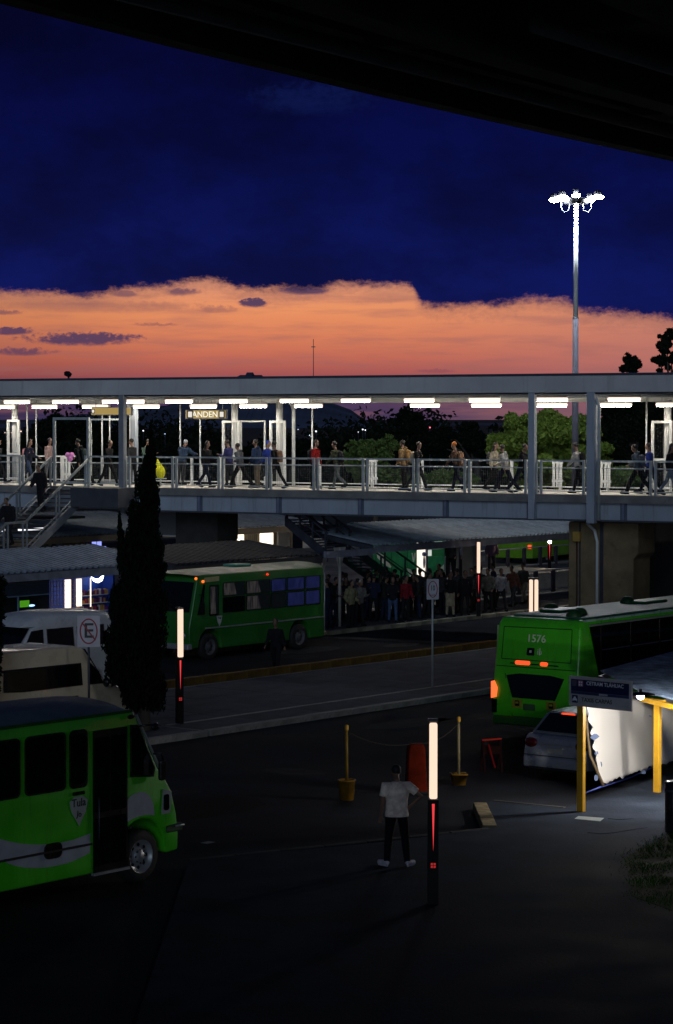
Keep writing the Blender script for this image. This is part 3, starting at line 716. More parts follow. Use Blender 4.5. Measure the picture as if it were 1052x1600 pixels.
slab_box('light_bar', emit('panel_light_pink', (1, .80, .70), 1.5), t, lx(140), lx(141.5), -.02, .0, 1.5, 2.5)
lm = MB(); lm.side([(lx(146), 2.52), (lx(150), 2.36), (lx(156), 2.30), (lx(162), 2.36), (lx(165), 2.56), (lx(158), 2.44), (lx(152), 2.44)], .08, .14); lm.build('ceiling_light', emit('cool_shop_light', (.85, .92, 1), 5), t)
for k, z in enumerate((1.30, 1.58, 1.86)):
    slab_box('shelf', whitesteel, t, lx(127), w, .18, .42, z, z + .025)
    rnd = random.Random(k)
    x = lx(127) + .04
    while x < w - .1:
        ww = rnd.uniform(.05, .09); hh = rnd.uniform(.10, .2)
        mm = rnd.choice([mat('goods_red', (.5, .04, .03)), mat('goods_white', (.7, .7, .7)), mat('goods_dark', (.05, .03, .06)), mat('goods_gold', (.6, .35, .1)), mat('goods_purple', (.2, .03, .2))])
        slab_box('packet', mm, t, x, x + ww, .2, .3, z + .026, z + .026 + hh, .006); x += ww + rnd.uniform(.01, .03)
# shuttered kiosk
t = thing('shuttered_kiosk', 'dark kiosk with half open blue shutter and small green sign behind the white van', 'kiosk', L(aL(-12, 59.2), 59.2), LR)
k0 = aL(-12, 59.2); kx = lambda x: aL(x, 59.2) - k0
for i in range(5): slab_box('shutter_slat', mat('blue_shutter', (.045, .08, .13), .5), t, 0, kx(76), -.02 + .006 * i, .02 + .006 * i, 2.10 + .085 * i, 2.18 + .085 * i)
slab_box('shutter_lip', mat('shutter_lip', (.25, .40, .60), .4), t, 0, kx(76), -.05, -.021, 2.06, 2.095)
slab_box('mullion', mat('shutter_lip', (.25, .40, .60)), t, kx(26), kx(27.5), -.04, 0, .8, 2.055)
slab_box('back_wall', mat('dark_render', (.02, .02, .022)), t, 0, kx(78), 1.5, 1.6, 0, 2.6)
slab_box('side_wall', mat('dark_render', (.02, .02, .022)), t, kx(77), kx(78), 0.05, 1.49, 0, 2.6)
slab_box('counter', mat('dark_render', (.02, .02, .022)), t, 0, kx(76), .0, .5, 0, 1.0)
slab_box('green_sign', emit('green_sign_glow', (.12, .55, .02), .45), t, kx(30), kx(44), -.03, -.0, 1.70, 1.92)
b = MB(); b.ball((kx(52), .1, 1.72), (.14, .05, .035)); b.build('counter_lamp', emit('blue_lamp', (.25, .45, 1), 3), t)
# bright stall behind the short canopy
a0 = aL(368, 72.4); t = thing('market_stall', 'brightly lit white sided stall glimpsed below the footbridge', 'stall', L(a0, 72.4), LR)
sx = lambda x: aL(x, 72.4) - a0
slab_box('back_panel', mat('cream_panel', (.7, .62, .48), .7), t, 0, sx(497), 1.6, 1.66, 0, 3.1)
b = MB()
for i in range(16):
    x = sx(379) + i * (sx(405) - sx(379)) / 16; b.add([(x, .1 + .05 * (i % 2), 1.6), (x + .06, .1 + .05 * ((i + 1) % 2), 1.6), (x + .06, .1 + .05 * ((i + 1) % 2), 3.0), (x, .1 + .05 * (i % 2), 3.0)], [(0, 1, 2, 3)])
b.build('curtain', mat('curtain_cream', (.6, .5, .36), .8), t)
slab_box('lit_panel', emit('stall_tube', (1, .86, .66), 2.2), t, sx(370), sx(382), .04, .08, 2.2, 3.0)
slab_box('lit_panel', emit('stall_tube', (1, .86, .66), 2.2), t, sx(408), sx(428), .04, .08, 2.0, 3.0)
slab_box('post', mat('brown_fascia', (.20, .15, .10)), t, sx(428), sx(435), .1, .25, 0, 3.1)
slab_box('post', mat('brown_fascia', (.20, .15, .10)), t, sx(455), sx(460), .1, .25, 0, 3.1)
slab_box('white_board', mat('white_board', (.75, .72, .66), .6), t, sx(436), sx(454), .04, .08, 2.1, 2.95)
b = MB(); b.side([(sx(462), 2.0), (sx(497), 2.0), (sx(500), 2.35), (sx(490), 2.62), (sx(474), 2.70), (sx(462), 2.55)], -.5, -.4); b.build('tarp', mat('grey_tarp', (.45, .45, .45), .7), t, .02)

a0 = aL(-8, 71); t = thing('market_stall', 'dark stall with white strip lights seen through the left staircase railing', 'stall', L(a0, 71), LR)
sx = lambda x: aL(x, 71) - a0
slab_box('back_wall', mat('dark_render', (.02, .02, .022)), t, 0, sx(130), 1.6, 1.7, 0, 3.0); slab_box('roof', darksteel, t, 0, sx(130), -.1, 1.7, 3.9, 4.0)
for xa, xb_ in ((-6, 2), (8, 16), (36, 73)): slab_box('strip_light', emit('stall_strip', (.95, .95, 1), 1.6), t, sx(xa), sx(xb_), .2, .3, 3.5, 3.58)
a0 = aL(140, 73.5); t = thing('kiosk', 'small kiosk with blue lit screens glimpsed under the warm canopy left of the cypress', 'kiosk', L(a0, 73.5), LR)
sx = lambda x: aL(x, 73.5) - a0
slab_box('back_wall', mat('dark_render', (.02, .02, .022)), t, 0, sx(175), .6, .7, 0, 3.0)
for xa, xb_, z0, z1 in ((147, 153, 2.55, 2.72), (155, 161, 2.45, 2.72), (151, 157, 2.28, 2.38), (163, 168, 2.40, 2.5)): slab_box('screen', emit('blue_screen', (.28, .33, 1), 1.3), t, sx(xa), sx(xb_), .1, .14, z0, z1)
slab_box('pillar', pierm, t, sx(100) , sx(114), -.4, .1, 0, 2.9); slab_box('pillar', pierm, t, sx(117), sx(122), -.4, .1, 0, 2.9)

# green stair house behind the crowd: painted panels, open lit door, window
gc = 63.6; a0 = aL(585, gc)
t = thing('green_kiosk', 'green ticket kiosk with white painted swooshes and a bright open doorway behind the crowd', 'kiosk', L(a0, gc), LR)
gx = lambda x: aL(x, gc) - a0
greenw = mat('green_mural_paint', (.03, .30, .11), .6, vary=.2)
def gz(x, y): 
    Z = (CH - 0); k = (x - 526) / F; Zz = gc / (C_.x * k + C_.y); return CH - (y - 654) * Zz / F
x_ = [585, 612, 637, 652]
for i in range(3): slab_box('wall_panel', greenw, t, gx(x_[i]) + .01, gx(x_[i + 1]) - .01, 0, .1, 0, 3.15)
slab_box('wall_panel', greenw, t, gx(669) + .01, gx(694), 0, .1, 0, 1.95)
slab_box('door_light', emit('door_glow', (1, .86, .74), 1.25), t, gx(652), gx(666.5), .05, .08, .2, 3.1)
slab_box('door_post', darksteel, t, gx(666.5), gx(668.5), -.02, .12, 0, 3.1)
slab_box('window_light', emit('window_glow', (.72, .80, .72), .8), t, gx(669), gx(693), .06, .08, 2.37, 3.1)
slab_box('window_frame', whitesteel, t, gx(669), gx(693), -.01, .04, 2.28, 2.36)
slab_box('pane', emit('green_lit_pane', (.30, .50, .36), .6), t, gx(676), gx(691), .02, .03, 2.4, 3.05)
slab_box('shelf_light', emit('window_glow', (.72, .80, .72), .8), t, gx(669), gx(676), .04, .06, 2.0, 2.26)
slab_box('roof', darksteel, t, 0, gx(700), -.2, 2, 3.16, 3.22); slab_box('end_wall', greenw, t, gx(694) + .01, gx(695), .0, 2, 0, 3.15)
mural = mat('mural_white', (.7, .72, .62), .6)
def swoosh(pts, name='mural_swoosh'):
    m = MB(); m.side([(gx(x), gz(x, y)) for x, y in pts], -.006, -.002); m.build(name, mural, t)
swoosh([(643, 864), (645, 864), (646.5, 871), (648, 864), (650, 864), (647.5, 878), (645.5, 878)], 'mural_letter')
swoosh([(588, 862), (600, 868), (612, 886), (610, 888), (598, 880), (590, 872)]); swoosh([(636, 888), (642, 890), (650, 908), (650, 922), (645, 922), (640, 900)])
swoosh([(682, 900), (690, 886), (694, 882), (694, 890), (688, 902), (682, 905)])
b = MB(); b.ball((gx(662.5), -.02, 1.75), (.05, .05, .28)); b.ball((gx(662.5), -.02, 2.1), .1); b.build('hanging_coat', mat('coat_blue', (.03, .06, .16)), t)
# stairs to the platform with dark green balustrade
def flight(label, x0, y0, x1, y1, Z0, Z1, m, h=1.0, wid=1.6, steps=14):
    p = PZ(x0, y0, Z0); q = PZ(x1, y1, Z1); d = q - p; hor_ = Vector((d.x, d.y, 0)); ln = hor_.length; ang = math.atan2(d.y, d.x)
    t = thing('staircase', label, 'staircase', (p.x, p.y, p.z), ang)
    for yy in (0, wid):
        b = MB(); b.side([(0, 0), (ln, d.z), (ln, d.z - .38), (0, -.38)], yy - .03, yy + .03); b.build('stringer', m, t)
        b = MB(); b.bar((0, yy, h), (ln, yy, d.z + h), .06, .06); b.bar((0, yy, h * .5), (ln, yy, d.z + h * .5), .04, .04); b.build('handrail', m, t)
        for k in range(4): x = .1 + (ln - .2) * k / 3; b = MB(); b.box(x - .03, x + .03, yy - .03, yy + .03, d.z * x / ln - .05, d.z * x / ln + h); b.build('railing_post', m, t)
    tm = MB(); tm.box(-.14, .14, .04, wid - .04, -.04, 0); tme = tm.mesh('tread', darksteel)
    for k in range(steps): x = (k + .5) * ln / steps; link('tread', tme, t, (x, 0, d.z * x / ln - .1))
    return t
flight('dark green staircase descending behind the crowd in front of the kiosk', 566, 862, 668, 935, 97.0, 99.0, mat('green_black_steel', (.03, .07, .06), .5))
flight('black steel staircase dropping from the footbridge to the long canopy', 446, 806, 512, 862, 93.4, 92.0, darksteel, wid=1.4, h=.7)

# far fences, kerbs
def fence(label, c, xs, top, z0=0.0, group=None):
    a = [aL(x, c) for x in xs]; t = thing('fence', label, 'fence', L(a[0], c), LR)
    pm = MB(); pm.box(-.13, .13, -.05, .05, z0, top); me = pm.mesh('post', darksteel, .01)
    for i in a[1:-1]: link('post', me, t, (i - a[0], 0, 0))
    for z in (top, z0 + .14):
        b = MB(); b.tube([(0, 0, z), (a[-1] - a[0], 0, z)], .035, 8); b.build('rail', railm, t)
    return t
fence('dark posted fence on the far platform below the green bus', 72.7, [700, 768, 794, 819.6, 844.7, 869, 893, 918, 960], 1.2, .15)
fence('dark posted fence nearer the crowd with pale double rails', 61.7, [690, 758, 785, 811, 838, 865, 893, 921, 960], 1.15, .15)
b = MB(); b.box(0, 70, -.15, .15, .006, .22)
for c in (63.4, 65.0): tag(link('kerb', b.mesh('kerb', kerbm), None, L(62, c)), kind='structure').rotation_euler = (0, 0, LR)

# ------------------------------------------------------------------ light columns
tot_e = emit('column_light', (1.0, .72, .54), 1.12); red_e = emit('red_line', (1.0, .06, .07), .9)
def light_column(label, x, Z, top=3.13, z0=.15, lit=1.26, wide=.17, two=True, turn=0.0, base=True, twin=False):
    p = PZ(x, 800, Z)
    t = thing('light_column', label, 'light column', (p.x, p.y, z0), LR + turn, 'glowing light columns along the platforms')
    h = top - z0; w = wide / 2
    b = MB(); b.side(rrect(-w, w, 0, h - lit - .02, .012), -w, w); b.build('column_base', mat('column_black', (.004, .004, .005), .5, spec=.12), t)
    b = MB(); b.box(-w * .55, w * .55, -w * .55, w * .55, h - lit - .019, h - .02); b.build('core', blacks, t)
    b = MB(); b.box(-w, w, -w, w, h - .019, h + .03); b.build('cap', blacks, t, .01)
    b = MB(); b.side(rrect(-w * .75, w * .75, h - lit, h - .03, .03), -w * 1.15, -w * .56); b.build('light_tube', tot_e if base else emit('far_bulb_light', (1.0, .80, .55), 1100), t)
    if twin:
        t_ = [c for c in kids(t) if c.name.startswith('light_tube')]
        for c in t_: bpy.data.objects.remove(c)
        for s_ in (-1, 1): b = MB(); b.side(rrect(s_ * w * .52 - w * .34, s_ * w * .52 + w * .34, h - lit, h - .03, .03), -w * 1.15, -w * .56); b.build('light_tube', tot_e, t)
    if two: b = MB(); b.box(w * .56, w * 1.15, -w * .35, w * .35, h - lit, h - .03); b.build('light_tube', tot_e, t)
    b = MB(); b.add([(-.022, -w - .003, h - lit - .08), (.022, -w - .003, h - lit - .08), (0, -w - .003, h - lit - .85)], [(0, 2, 1)]); b.build('red_light_line', red_e, t, clean=False)
    if base:
        for k in range(4): s_ = MB(); s_.box(-.04 + .045 * (k % 2), -.005 + .045 * (k % 2), -w - .006, -w - .001, h - lit - 1.12 + .045 * (k // 2), h - lit - 1.085 + .045 * (k // 2)); s_.build('red_emblem', emit('red_emblem_glow', (.7, .04, .04), .5), t)
    return t
light_column('nearest glowing light column, beside the person in the white shirt', 677.5, 39.1, turn=-R(51) + R(1), two=False)
light_column('glowing light column on the island right of the cypress', 280, 62.4, turn=-R(30))
light_column('glowing light column rising behind the crowd in front of the grey pillar', 748, 96.5, turn=-R(51), two=False)
light_column('double tube light column behind the rear of the green bus', 834, 74.0, turn=-R(51), two=False, twin=True, wide=.31)
light_column('small distant light column with a round glow on the far platform', 859, 122, top=2.05, lit=.30, turn=-R(51), two=False, base=False)
t = thing('grey_pillar', 'pale concrete pillar under the long canopy beside the light column', 'pillar', PZ(737, 800, 101), LR); t.location.z = 0
b = MB(); b.box(-.28, .28, -.28, .28, 0, 3.6); b.build('shaft', mat('grey_pillar_concrete', (.26, .25, .23), .8), t, .02)

# ------------------------------------------------------------------ high mast
Zm = 101.0; s_m = F / Zm; mp = PZ(898.5, 800, Zm); ztop = CH + (654 - 316) / s_m
t = thing('high_mast_light', 'tall slim steel mast with a ring of bright floodlights above the footbridge', 'light mast', (mp.x, mp.y, 0))
b = MB(); b.tube([(0, 0, 0), (0, 0, CH + 157 / s_m)], [.16, .12], 16); b.build('lower_shaft', mat('mast_steel', (.11, .11, .14), .7, spec=.2), t)
b = MB(); b.tube([(0, 0, CH + 157 / s_m), (0, 0, ztop - .1)], [.105, .08], 16); b.build('upper_shaft', whitesteel, t)
b = MB(); b.lathe([(.125, CH + 156 / s_m), (.13, CH + 157 / s_m), (.125, CH + 158 / s_m)]); b.build('joint_collar', railm, t)
b = MB(); b.lathe([(.5, ztop - .12), (.54, ztop), (.5, ztop + .12), (.42, ztop)], 24); b.build('ring', blacks, t)
for k in range(4): b = MB(); a_ = k * PI / 2; b.bar((0, 0, ztop), (.5 * math.cos(a_), .5 * math.sin(a_), ztop), .05, .05); b.build('ring_arm', blacks, t)
fe = emit('floodlight_glow', (.84, .92, 1.0), 560)
for k, (dx_, dz_, w_, tilt) in enumerate(((-.92, .02, .22, -.25), (-.58, .13, .22, -.12), (-.02, .20, .17, 0), (.55, .02, .19, .1), (.88, .14, .24, .3))):
    fl = MB(); fl.ball((dx_, -.3, ztop + dz_), (w_, .15, .09), 14, 8); o = fl.build('floodlight', fe, t)
    ab = MB(); ab.bar((dx_ * .3, 0, ztop), (dx_, 0, ztop + dz_), .05, .05); ab.build('floodlight_arm', blacks, t)
    ho = MB(); ho.lathe([(w_ * .9, .0), (w_ * .7, .12), (.12, .22), (.0, .24)], 14, c=(dx_, -.1, ztop + dz_ + .06)); ho.build('floodlight_hood', blacks, t)
for sx_ in (-1, 1):
    cb_ = MB(); cb_.tube([(sx_ * .28, -.1, ztop - .1), (sx_ * .3, -.1, ztop - .38), (sx_ * .5, -.1, ztop - .48), (sx_ * .62, -.1, ztop - .3), (sx_ * .62, -.1, ztop)], .02, 6); cb_.build('cable_loop', darksteel, t)
# thin radio mast
t = thing('radio_mast', 'very thin radio mast standing far off behind the footbridge', 'mast', (PZ(490, 800, 420).x, 420, 0))
b = MB(); b.tube([(0, 0, 0), (0, 0, CH + 124 / F * 420)], [.10, .05], 6); b.build('mast_shaft', mat('far_mast', (.10, .07, .09), .7), t)
b = MB(); b.box(-.35, .35, -.1, .1, CH + 111 / F * 420, CH + 112.5 / F * 420); b.build('antenna', blacks, t)

# ------------------------------------------------------------------ traffic signs
def sign_post(label, x, Z, z0, zc, w, h, kind, rz):
    p = PZ(x, 800, Z); t = thing('traffic_sign', label, 'traffic sign', (p.x, p.y, z0), rz)
    b = MB(); b.tube([(0, .03, 0), (0, .03, zc - z0 + h * .4)], .03, 10); b.build('post', railm if kind == '10' else darksteel, t)
    zc -= z0
    b = MB(); b.side(rrect(-w / 2, w / 2, zc - h / 2, zc + h / 2, .03), -.012, 0); b.build('plate', mat('sign_white', (.50, .48, .52), .5, vary=.1), t)
    rc = mat('sign_red', (.30, .02, .03) if kind == 'E' else (.14, .02, .12), .5)
    n = 36; rx, rz_ = w * .40, h * .41; th_ = .035 if kind == 'E' else .026
    vs = []
    for k in range(n):
        a_ = 2 * PI * k / n; vs += [(rx * math.cos(a_), -.015, zc + rz_ * math.sin(a_)), ((rx - th_) * math.cos(a_), -.015, zc + (rz_ - th_) * math.sin(a_))]
    b = MB(); b.add(vs, [(2 * k, 2 * k + 1, (2 * k + 3) % (2 * n), (2 * k + 2) % (2 * n)) for k in range(n)]); b.build('red_ring', rc, t, clean=False)
    bk = mat('sign_black', (.02, .02, .02))
    if kind == 'E':
        b = MB(); b.bar((-rx * .75, -.019, zc + rz_ * .7), (rx * .75, -.019, zc - rz_ * .7), .008, .035, (0, 0, 1)); b.build('slash', rc, t)
        lettering('E', h * .66, bk, t, (.0, -.0135, zc), (PI / 2, 0, 0), sx=1.05, extr=.003)
    else:
        lettering('10', h * .36, bk, t, (0, -.0135, zc + .03), (PI / 2, 0, 0), sx=.66, extr=.003)
        lettering('km/h', h * .12, bk, t, (0, -.0135, zc - .17), (PI / 2, 0, 0), extr=.003)
    return t
s6 = 60.1; zE = CH - (987 - 654) * s6 / F
sign_post('white sign with a crossed out letter E in front of the vans', 138, s6, .15, zE, .56, .78, 'E', R(4))
s7 = 70.9; z7 = CH - (921 - 654) * s7 / F
sign_post('white speed limit sign reading 10 on a thin post on the island', 676.5, s7, .15, z7, .36, .60, '10', R(8))

# taxi rank sign
tp = G(908, 1268, .15)
t = thing('taxi_rank_sign', 'blue and grey framed taxi rank sign on a yellow post', 'sign', (tp.x, tp.y, .15), R(-43))
b = MB(); b.box(-.075, .075, -.05, .05, 0, 2.35); b.build('post', yellowp, t, .006)
sz1, sz0 = 2.72, 2.12; x0, x1 = -.24, 1.30
b = MB(); b.box(x0, x1, -.10, -.052, sz0, sz1); b.build('frame', mat('sign_frame', (.55, .52, .52), .5), t, .008)
b = MB(); b.box(x0 + .06, x1 - .06, -.106, -.1005, sz0 + .30, sz1 - .06); b.build('header_panel', mat('navy_panel', (.008, .014, .075), .4), t)
b = MB(); b.box(x0 + .06, x1 - .06, -.106, -.1005, sz0 + .245, sz0 + .30 - .003); b.build('blue_strip', mat('strip_blue', (.03, .045, .13), .4), t)
b = MB(); b.box(x0 + .06, x1 - .06, -.106, -.1005, sz0 + .06, sz0 + .242); b.build('lower_panel', mat('sign_grey', (.48, .47, .48), .5), t)
wl = mat('sign_letters_white', (.85, .87, .9), .5)
lettering('CETRAM TLÁHUAC', .105, wl, t, (.66, -.108, sz1 - .125), (PI / 2, 0, 0), extr=.002)
lettering('SERVICIOS', .045, wl, t, (.62, -.108, sz0 + .272), (PI / 2, 0, 0), extr=.002)
lettering('TAXIS CARPAS', .115, mat('sign_black', (.02, .02, .02)), t, (.08, -.108, sz0 + .14), (PI / 2, 0, 0), extr=.002, align='LEFT')
b = MB(); b.side(rrect(-.15, -.04, sz1 - .20, sz1 - .08, .01), -.11, -.1065); b.build('line_icon', mat('icon_frame', (.10, .09, .14), .5), t)
b = MB(); b.side(rrect(.0, .12, sz1 - .20, sz1 - .08, .01), -.11, -.1065); b.build('metro_icon', mat('icon_pink', (.45, .20, .34), .5), t)
for (cx, cz) in ((.035, -.115), (.085, -.115), (.035, -.165), (.085, -.165)):
    b = MB(); b.box(cx - .017, cx + .017, -.112, -.1105, sz1 + cz - .017, sz1 + cz + .017); b.build('icon_square', wl, t)
b = MB(); b.side(rrect(-.15, -.01, sz0 + .07, sz0 + .22, .01), -.11, -.1065); b.build('taxi_icon_plate', mat('navy_panel', (.008, .014, .075)), t)
b = MB(); b.side([(-.135, sz0 + .10), (-.135, sz0 + .145), (-.115, sz0 + .155), (-.10, sz0 + .19), (-.06, sz0 + .19), (-.045, sz0 + .155), (-.025, sz0 + .145), (-.025, sz0 + .10), (-.045, sz0 + .10), (-.045, sz0 + .115), (-.115, sz0 + .115), (-.115, sz0 + .10)], -.113, -.1105); b.build('car_icon', wl, t)

# taxi canopy: roof sheets, yellow frame, tarp, lamp
P1 = G(938, 1049, 2.30); P2 = G(1180, 985, 2.34); P3 = G(1003, 1082, 2.22); P4 = G(1180, 1125, 2.05)
t = thing('taxi_canopy', 'corrugated blue grey taxi canopy with yellow steel frame at right', 'canopy', (0, 0, 0))
nsh = 9; rnd = random.Random(2)
def lerp(a, b, k): return a + (b - a) * k
for i in range(nsh):
    m = MB(); vs = []; q = 14; prof = []
    for j in range(q + 1):
        k = (i + j / q) / nsh; hgt = (.03 if j % 2 else 0.0) + rnd.uniform(-.002, .002)
        prof.append((k, hgt))
    # corrugations run roughly along the near edge direction, so sheets stack from near to far
    A = [lerp(P3, P1, k) + Vector((0, 0, h)) for k, h in prof]; Bq = [lerp(P4, P2, k) + Vector((0, 0, h)) for k, h in prof]
    m.add(A + Bq, [(j, j + 1, q + 2 + j, q + 1 + j) for j in range(q)]); m.build('roof_sheet', mat('blue_roof_sheet', (.20, .27, .38), .4, metal=.2, vary=.5, nscale=2.6, dirt=(.07, .10, .15)), t, clean=False)
dn = Vector((0, 0, -.14))
b = MB(); b.bar(P3 + dn, P4 + dn, .08, .10); b.build('front_beam', yellowp, t)
b = MB(); b.bar(P3 + dn, P1 + dn, .08, .10); b.build('side_beam', darksteel, t)
b = MB(); b.bar(P1 + dn, P2 + dn, .06, .10); b.build('rear_beam', darksteel, t)
p2 = G(1027, 1238, .15); b = MB(); b.box(-.07, .07, -.05, .05, 0, 1.93)
o = link('post', b.mesh('post', yellowp, .006), t, p2); o.rotation_euler = (0, 0, R(-43))
b = MB(); b.box(-.16, .16, -.08, .08, 1.86, 1.96); o = link('post_bracket', b.mesh('post_bracket', yellowp, .01), t, p2); o.rotation_euler = (0, 0, R(-43))
# tarp: wrinkled sheet
tm_ = bpy.data.materials.new('white_tarp'); tm_.use_nodes = True; q_ = tm_.node_tree; pb = q_.nodes['Principled BSDF']
pb.inputs['Base Color'].default_value = (.86, .82, .76, 1); pb.inputs['Roughness'].default_value = .8
def tarp(label, corners, nu, nv, ragged=True):
    a, b_, c, d = corners; t = thing('tarp', label, 'tarp', a)
    vs = []; rnd = random.Random(9)
    for j in range(nv + 1):
        for i in range(nu + 1):
            u, v = i / nu, j / nv
            p = lerp(lerp(a, b_, u), lerp(d, c, u), v)
            nz = mnoise.noise(Vector((u * 5, v * 4, 1))) * .018 + mnoise.noise(Vector((u * 16, v * 3, 5))) * .006
            p = p + Vector((nz * .6, -nz, 0))
            if ragged and j == 0: p.z += mnoise.noise(Vector((u * 14, 3, 0))) * .09
            if ragged and i == 0: p.x += mnoise.noise(Vector((v * 12, 7, 0))) * .08
            vs.append(p - a)
    fs = [(j * (nu + 1) + i, j * (nu + 1) + i + 1, (j + 1) * (nu + 1) + i + 1, (j + 1) * (nu + 1) + i) for j in range(nv) for i in range(nu)]
    m = MB(); m.add(vs, fs, True); o = m.build('sheet', tm_, t, clean=False); s_ = o.modifiers.new('thick', 'SOLIDIFY'); s_.thickness = .006
    return t
tb = [G(938, 1232, .18), G(1026, 1203, .22)]
def up(p, x, y):
    Z = p.y; return PZ(x, y, Z)
tc1 = up(tb[0], 916, 1098); tc2 = up(tb[1], 1021, 1090)
t = tarp('big glowing white tarp hung from the taxi canopy beside the silver car', (up(tb[0], 940, 1226), up(tb[1], 1024, 1196), tc2, tc1), 40, 30)
bm_ = MB(); bm_.tube([up(tb[0], 912, 1240) - t.location, up(tb[0], 938, 1230) - t.location, up(tb[1], 985, 1215) - t.location, up(tb[1], 1030, 1194) - t.location], .018, 6); bm_.build('bottom_rope', mat('blue_rope', (.10, .13, .5), .5), t)
sm_ = MB(); sm_.tube([up(tb[0], 914, 1110) - t.location, up(tb[0], 922, 1180) - t.location, up(tb[0], 943, 1228) - t.location], .035, 6); sm_.build('edge_pole', mat('edge_pole', (.20, .14, .07), .7), t)
bp = mat('blue_patch', (.16, .22, .38), .7)
for (x, y, w_, h_) in ((930, 1150, 12, 9), (933, 1176, 6, 7), (938, 1194, 9, 10), (1017, 1118, 6, 3), (1006, 1206, 10, 8), (944, 1212, 7, 14), (932, 1215, 8, 12)):
    p = up(tb[0].lerp(tb[1], max(0, min(1, (x - 930) / 95))), x, y) - t.location + Vector((-.02, -.07, 0)); k = 52 / F
    q = MB(); rr = random.Random(x); q.add([p + Vector((w_ / 2 * k * math.cos(a_) * rr.uniform(.6, 1.3), 0, h_ / 2 * k * math.sin(a_) * rr.uniform(.6, 1.3))) for a_ in [i * PI / 3.5 for i in range(7)]], [tuple(range(7))]); q.build('torn_patch', bp, t, clean=False)
cr_ = MB(); cr_.tube([up(tb[1], 997, 1175) - t.location + Vector((0, -.1, 0)), up(tb[1], 1000, 1190) - t.location + Vector((0, -.1, 0))], .012, 5); cr_.build('tear', darksteel, t)
tarp('second white tarp at the right edge beyond the yellow post', (G(1031, 1196, .55), G(1130, 1160, .55), up(G(1130, 1160, .55), 1130, 1075), up(G(1031, 1196, .55), 1031, 1094)), 20, 14)
# work lamp under the canopy edge that lights the tarps
lp = PZ(1001, 1089, 48.9)
t = thing('work_lamp', 'bright bare lamp under the taxi canopy edge above the white tarp', 'lamp', lp)
b = MB(); b.ball((0, 0, 0), (.07, .07, .05), 12, 8); b.build('bulb', emit('work_lamp_glow', (1.0, .95, .90), 1750), t)
b = MB(); b.tube([(0, 0, .05), (0, 0, .16)], .03, 8); b.build('socket', darksteel, t)
b = MB(); b.lathe([(.03, .10), (.30, .055), (.30, .06), (.03, .11)], 18); b.build('added_light_shield', blacks, t)  # disc added above the bulb to keep its light off the viaduct
lp2 = PZ(1096, 1102, 49.0)
t = thing('work_lamp', 'second bare lamp farther along the taxi canopy at the right edge', 'lamp', lp2)
b = MB(); b.ball((0, 0, 0), (.07, .07, .05), 12, 8); b.build('bulb', emit('work_lamp_glow', (1.0, .95, .90), 1750), t)
b = MB(); b.tube([(0, 0, .05), (0, 0, .16)], .03, 8); b.build('socket', darksteel, t)
b = MB(); b.lathe([(.03, .10), (.30, .055), (.30, .06), (.03, .11)], 18); b.build('added_light_shield', blacks, t)  # same added disc, blocks upward light from the second bulb

# bin at the right edge
p = G(1052, 1300, .15); t = thing('litter_bin', 'black cylindrical litter bin cut by the right edge of the pavement', 'bin', (p.x + .02, p.y, .15))
b = MB(); b.lathe([(.0, 0), (.17, 0), (.18, .05), (.18, .95), (.165, .97), (.12, .98), (0, .98)], 24); b.build('body', blacks, t)
b = MB(); b.lathe([(.183, .78), (.187, .80), (.183, .82)], 24); b.build('rim', darksteel, t)

# bucket posts, chain, barriers
def bucket_post(label, x, yb, ytop, Z, wb, hb, square=False):
    p = G(x, yb); t = thing('bucket_post', label, 'post', p, LR, 'posts set in yellow tubs')
    b = MB(); b.lathe([(0, 0), (wb * .40, 0), (wb * .5, hb), (wb * .54, hb), (wb * .54, hb + .03), (wb * .44, hb + .03), (wb * .42, hb - .06), (0, hb - .06)], 4 if square else 20); b.build('tub', mat('dirty_yellow_plastic', (.26, .13, .012), .6, spec=.15, vary=.3, dirt=(.12, .08, .02)), t, clean=False)
    zt = CH - (ytop - 654) * p.y / F
    b = MB(); b.tube([(0, 0, hb - .06), (.0, 0.01, zt)], .035, 10); b.build('pole', mat('yellow_pole', (.22, .13, .02), .5, spec=.2, vary=.3) if not square else mat('faded_pole', (.25, .20, .10), .6), t)
    b = MB(); b.lathe([(.036, zt - .1), (.042, zt - .08), (.042, zt), (.0, zt + .02)], 10); b.build('cap', yellowp, t)
    return Vector((p.x, p.y, zt - .12))
q1 = bucket_post('yellow post standing in a round yellow tub on the dark road', 542, 1250, 1135, 50.8, .36, .40)
q2 = bucket_post('faded post in a wide low yellow tub right of the light column', 717, 1226, 1122, 53, .46, .22, True)
bx = G(650, 1238); t = thing('traffic_barrier', 'dull orange plastic barrier standing beside the near light column', 'barrier', bx, LR - R(51) + R(6))
b = MB(); b.side([(-.24, 0), (.24, 0), (.22, .12), (.18, .95), (.15, 1.05), (-.15, 1.05), (-.18, .95), (-.22, .12)], -.2, .2); b.build('body', mat('orange_plastic', (.12, .012, .004), .8, spec=.03, vary=.3, dirt=(.07, .008, .003)), t, .03, 2)
b = MB(); b.box(-.24, .24, -.22, .22, 0, .05); b.build('foot', rubber, t, .01)
q3 = bx + Vector((0, 0, 1.06))
t = thing('chain', 'thin slack chain strung between the tub posts and the barrier', 'chain', q1)
for a_, b_ in ((q1, q3), (q3, q2)):
    pts = [lerp(a_, b_, k / 14) - q1 - Vector((0, 0, .5 * (k / 14) * (1 - k / 14) * 1.2)) for k in range(15)]
    c = MB(); c.tube(pts, .012, 5); c.build('chain_run', mat('chain_steel', (.035, .03, .028), .8, spec=.05), t)
bx = G(768, 1206); t = thing('folding_barricade', 'dark folding barricade with red light painted on its top edge behind the silver car', 'barricade', bx, R(12))
